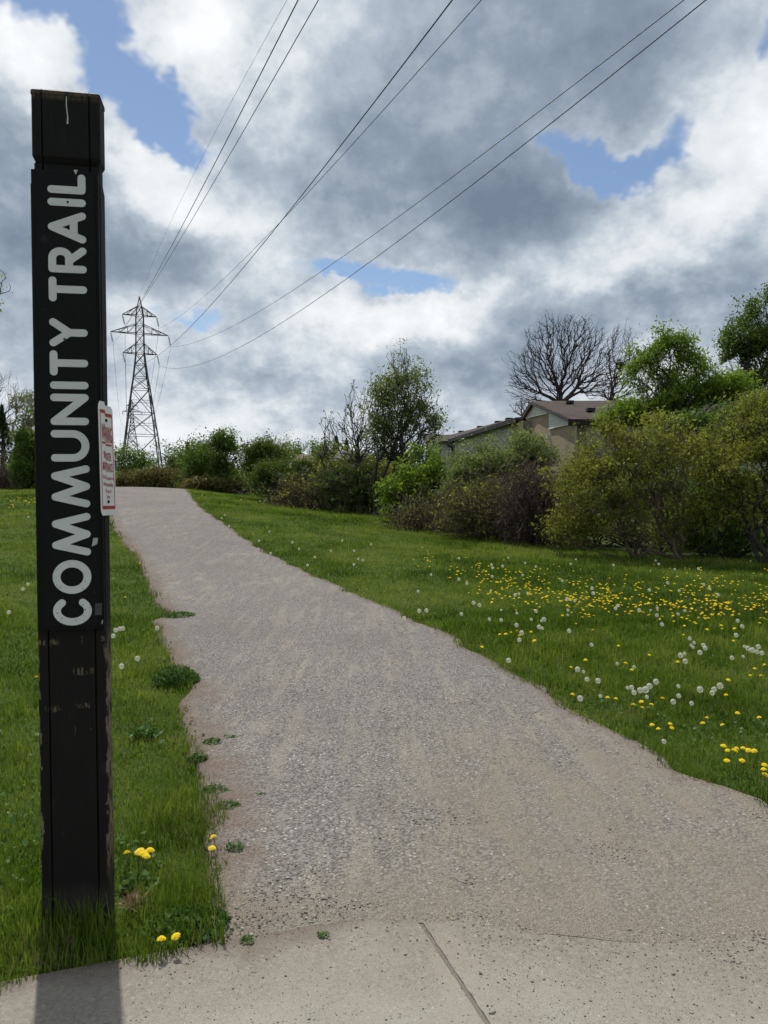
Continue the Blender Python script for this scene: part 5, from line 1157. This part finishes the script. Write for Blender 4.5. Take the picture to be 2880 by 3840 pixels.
blooms = [(245,675),(277,673),(304,664),(337,657),(410,661),(348,681),(427,708),(151,741),(735,651),(741,576),(870,735),(1033,784),(1214,677),(1219,630),(1163,606),(1183,820),(697,810),(620,848),(908,827),(941,862),(628,992),(813,1008),(857,1014),(950,1047),(992,1030),(995,1063),(1044,1045),(1101,1013),(1438,994),(1450,915),(1498,1090),(1613,1113),(1336,1115),(1048,1152),(1081,1173),(1143,1147),(1152,1168),(1419,1152),(1315,1144),(1424,1264),(1446,1287),(1482,1288),(1493,1276),(1528,1275),(1556,1286),(1586,1290),(1442,1341),(1522,1341),(1641,1365),(1636,1387),(1643,1416),(1565,891),(1590,856),(1622,893),(1640,835),(1477,708),(1368,573),(1409,577),(1327,577),(1305,567),(1270,610),(1418,646),(1338,649)]
LR_C, LR_Y = 'white dandelion clock in the lawn right of the trail', 'yellow dandelion in bloom in the lawn right of the trail'
GC, GY = 'dandelion clocks right of the trail', 'yellow dandelions right of the trail'
for q in clocks: put('w', head_at(*S8(*q), rng.uniform(.13, .19)), LR_C, GC, rng.choice([.62, .78, .9, 1.0]) * rng.uniform(.9, 1.08), q[1] > 640)
for q in blooms: put('y', head_at(*S8(*q), rng.uniform(.06, .11)), LR_Y, GY, rng.uniform(.9, 1.2), q[1] > 640)
for q in [(735,217),(762,287),(1012,320),(1155,388),(1197,427),(1295,480),(948,378),(1565,490),(1593,500),(1645,400),(1538,525),(837,122),(980,130),(594,93),(715,238),(1395,440),(1465,377),(1540,440),(955,130),(1020,455),(1250,530)]:
    put('w', head_at(400 + q[0] * .6027, 1800 + q[1] * .6027, .12), LR_C, GC, rng.uniform(.9, 1.1))
# left lawn
for q in [(290, 1080), (238, 1131), (92, 1372), (1200, 1557), (1240, 1543), (1273, 1540), (1175, 1617), (1425, 1850), (1260, 1930), (295, 382), (1630, 1535)]:
    put('w', head_at(q[0] / 2.765, 1800 + q[1] / 2.765, .13), 'white dandelion clock in the lawn left of the trail', 'dandelion clocks left of the trail', 1.0, q[1] > 1400)
for q in [(524, 2113), (508, 2051), (137, 2540), (445, 2010), (470, 2240)]: put('y', head_at(*q, .07), 'yellow dandelion in the lawn strip left of the trail', 'yellow dandelions left of the trail')
Z4 = lambda x, y: (x * .6057, 2500 + y * .6057)
for q in [(870, 1143), (895, 1160), (930, 1140), (905, 1178), (880, 1168), (858, 1152), (915, 1150), (786, 1158)]: put('y', head_at(*Z4(*q), .085), 'yellow dandelion in the bright cluster just right of the post', 'dandelion cluster by the post', 1.1, True)
put('y', head_at(*Z4(1320, 1058), .08), 'upper yellow dandelion of the pair at the left trail edge', 'dandelion', 1.0, True)['category'] = 'dandelion'
put('y', head_at(*Z4(1313, 1127), .08), 'lower yellow dandelion of the pair at the left trail edge', 'dandelion', 1.05, True)
put('y', head_at(*Z4(1090, 1673), .07), 'right yellow dandelion of two in the clover at the pavement corner', 'dandelion', 1.0, True)
put('y', head_at(*Z4(1000, 1690), .07), 'left yellow dandelion of two in the clover at the pavement corner', 'dandelion', 1.0, True)
for i in range(34):
    px, py = (rng.normal(95, 38), rng.normal(1876, 9)) if i < 24 else (rng.uniform(5, 135), rng.uniform(1840, 1960))
    if 0 < px < 140: put('y', head_at(px, py, .10), 'yellow dandelion in the patch on the far left lawn', 'far left dandelion patch', rng.uniform(1.2, 1.6))
# the dense yellow band before the shrubs
def band_px(k):
    out = []
    while len(out) < k:
        x, y = rng.uniform(1450, 2960), rng.uniform(2040, 2360)
        yc = np.interp(x, [1450, 1700, 1900, 2200, 2880], [2060, 2130, 2200, 2235, 2250]); sg = np.interp(x, [1450, 1750, 2200, 2880], [30, 48, 60, 75])
        ds = math.exp(-((y - yc) / sg) ** 2) * np.interp(x, [1450, 1700, 1950, 2900], [.12, .45, 1, 1]) * (.25 + 1.5 * max(0, fbm(np.array([x / 90.]), np.array([y / 28.]), 77, 2)[0] - .28))
        if rng.uniform() < ds: out.append((x, y))
    return out
bp = sorted(band_px(620), key=lambda q: -q[1])
rest = []
for i, q in enumerate(bp):
    p = head_at(*q, rng.uniform(.06, .11))
    if cnt['y'] < 298: put('y', p, LR_Y, GY, rng.uniform(.85, 1.2))
    else: rest.append(p)
rest = np.array(rest); rv = (fv[None] * rng.uniform(.9, 1.25, (len(rest), 1, 1)) + rest[:, None]).reshape(-1, 3); rf_ = (ff[None] + len(fv) * np.arange(len(rest))[:, None, None]).reshape(-1, 4)
tag(mesh_np('dandelions', rv, [rf_], M['petal'], attrs={'tint': ('FACE', np.tile(ft, len(rest)))}), 'distant yellow dandelions in the lawn towards the shrubs', 'dandelions', kind='stuff')
for i in range(40):
    x, y = rng.uniform(1500, 2860), rng.uniform(2080, 2330); put('w', head_at(x, y, .13), LR_C, GC, rng.uniform(.8, 1.1))
print('dandelions', cnt, 'rest', len(rest))
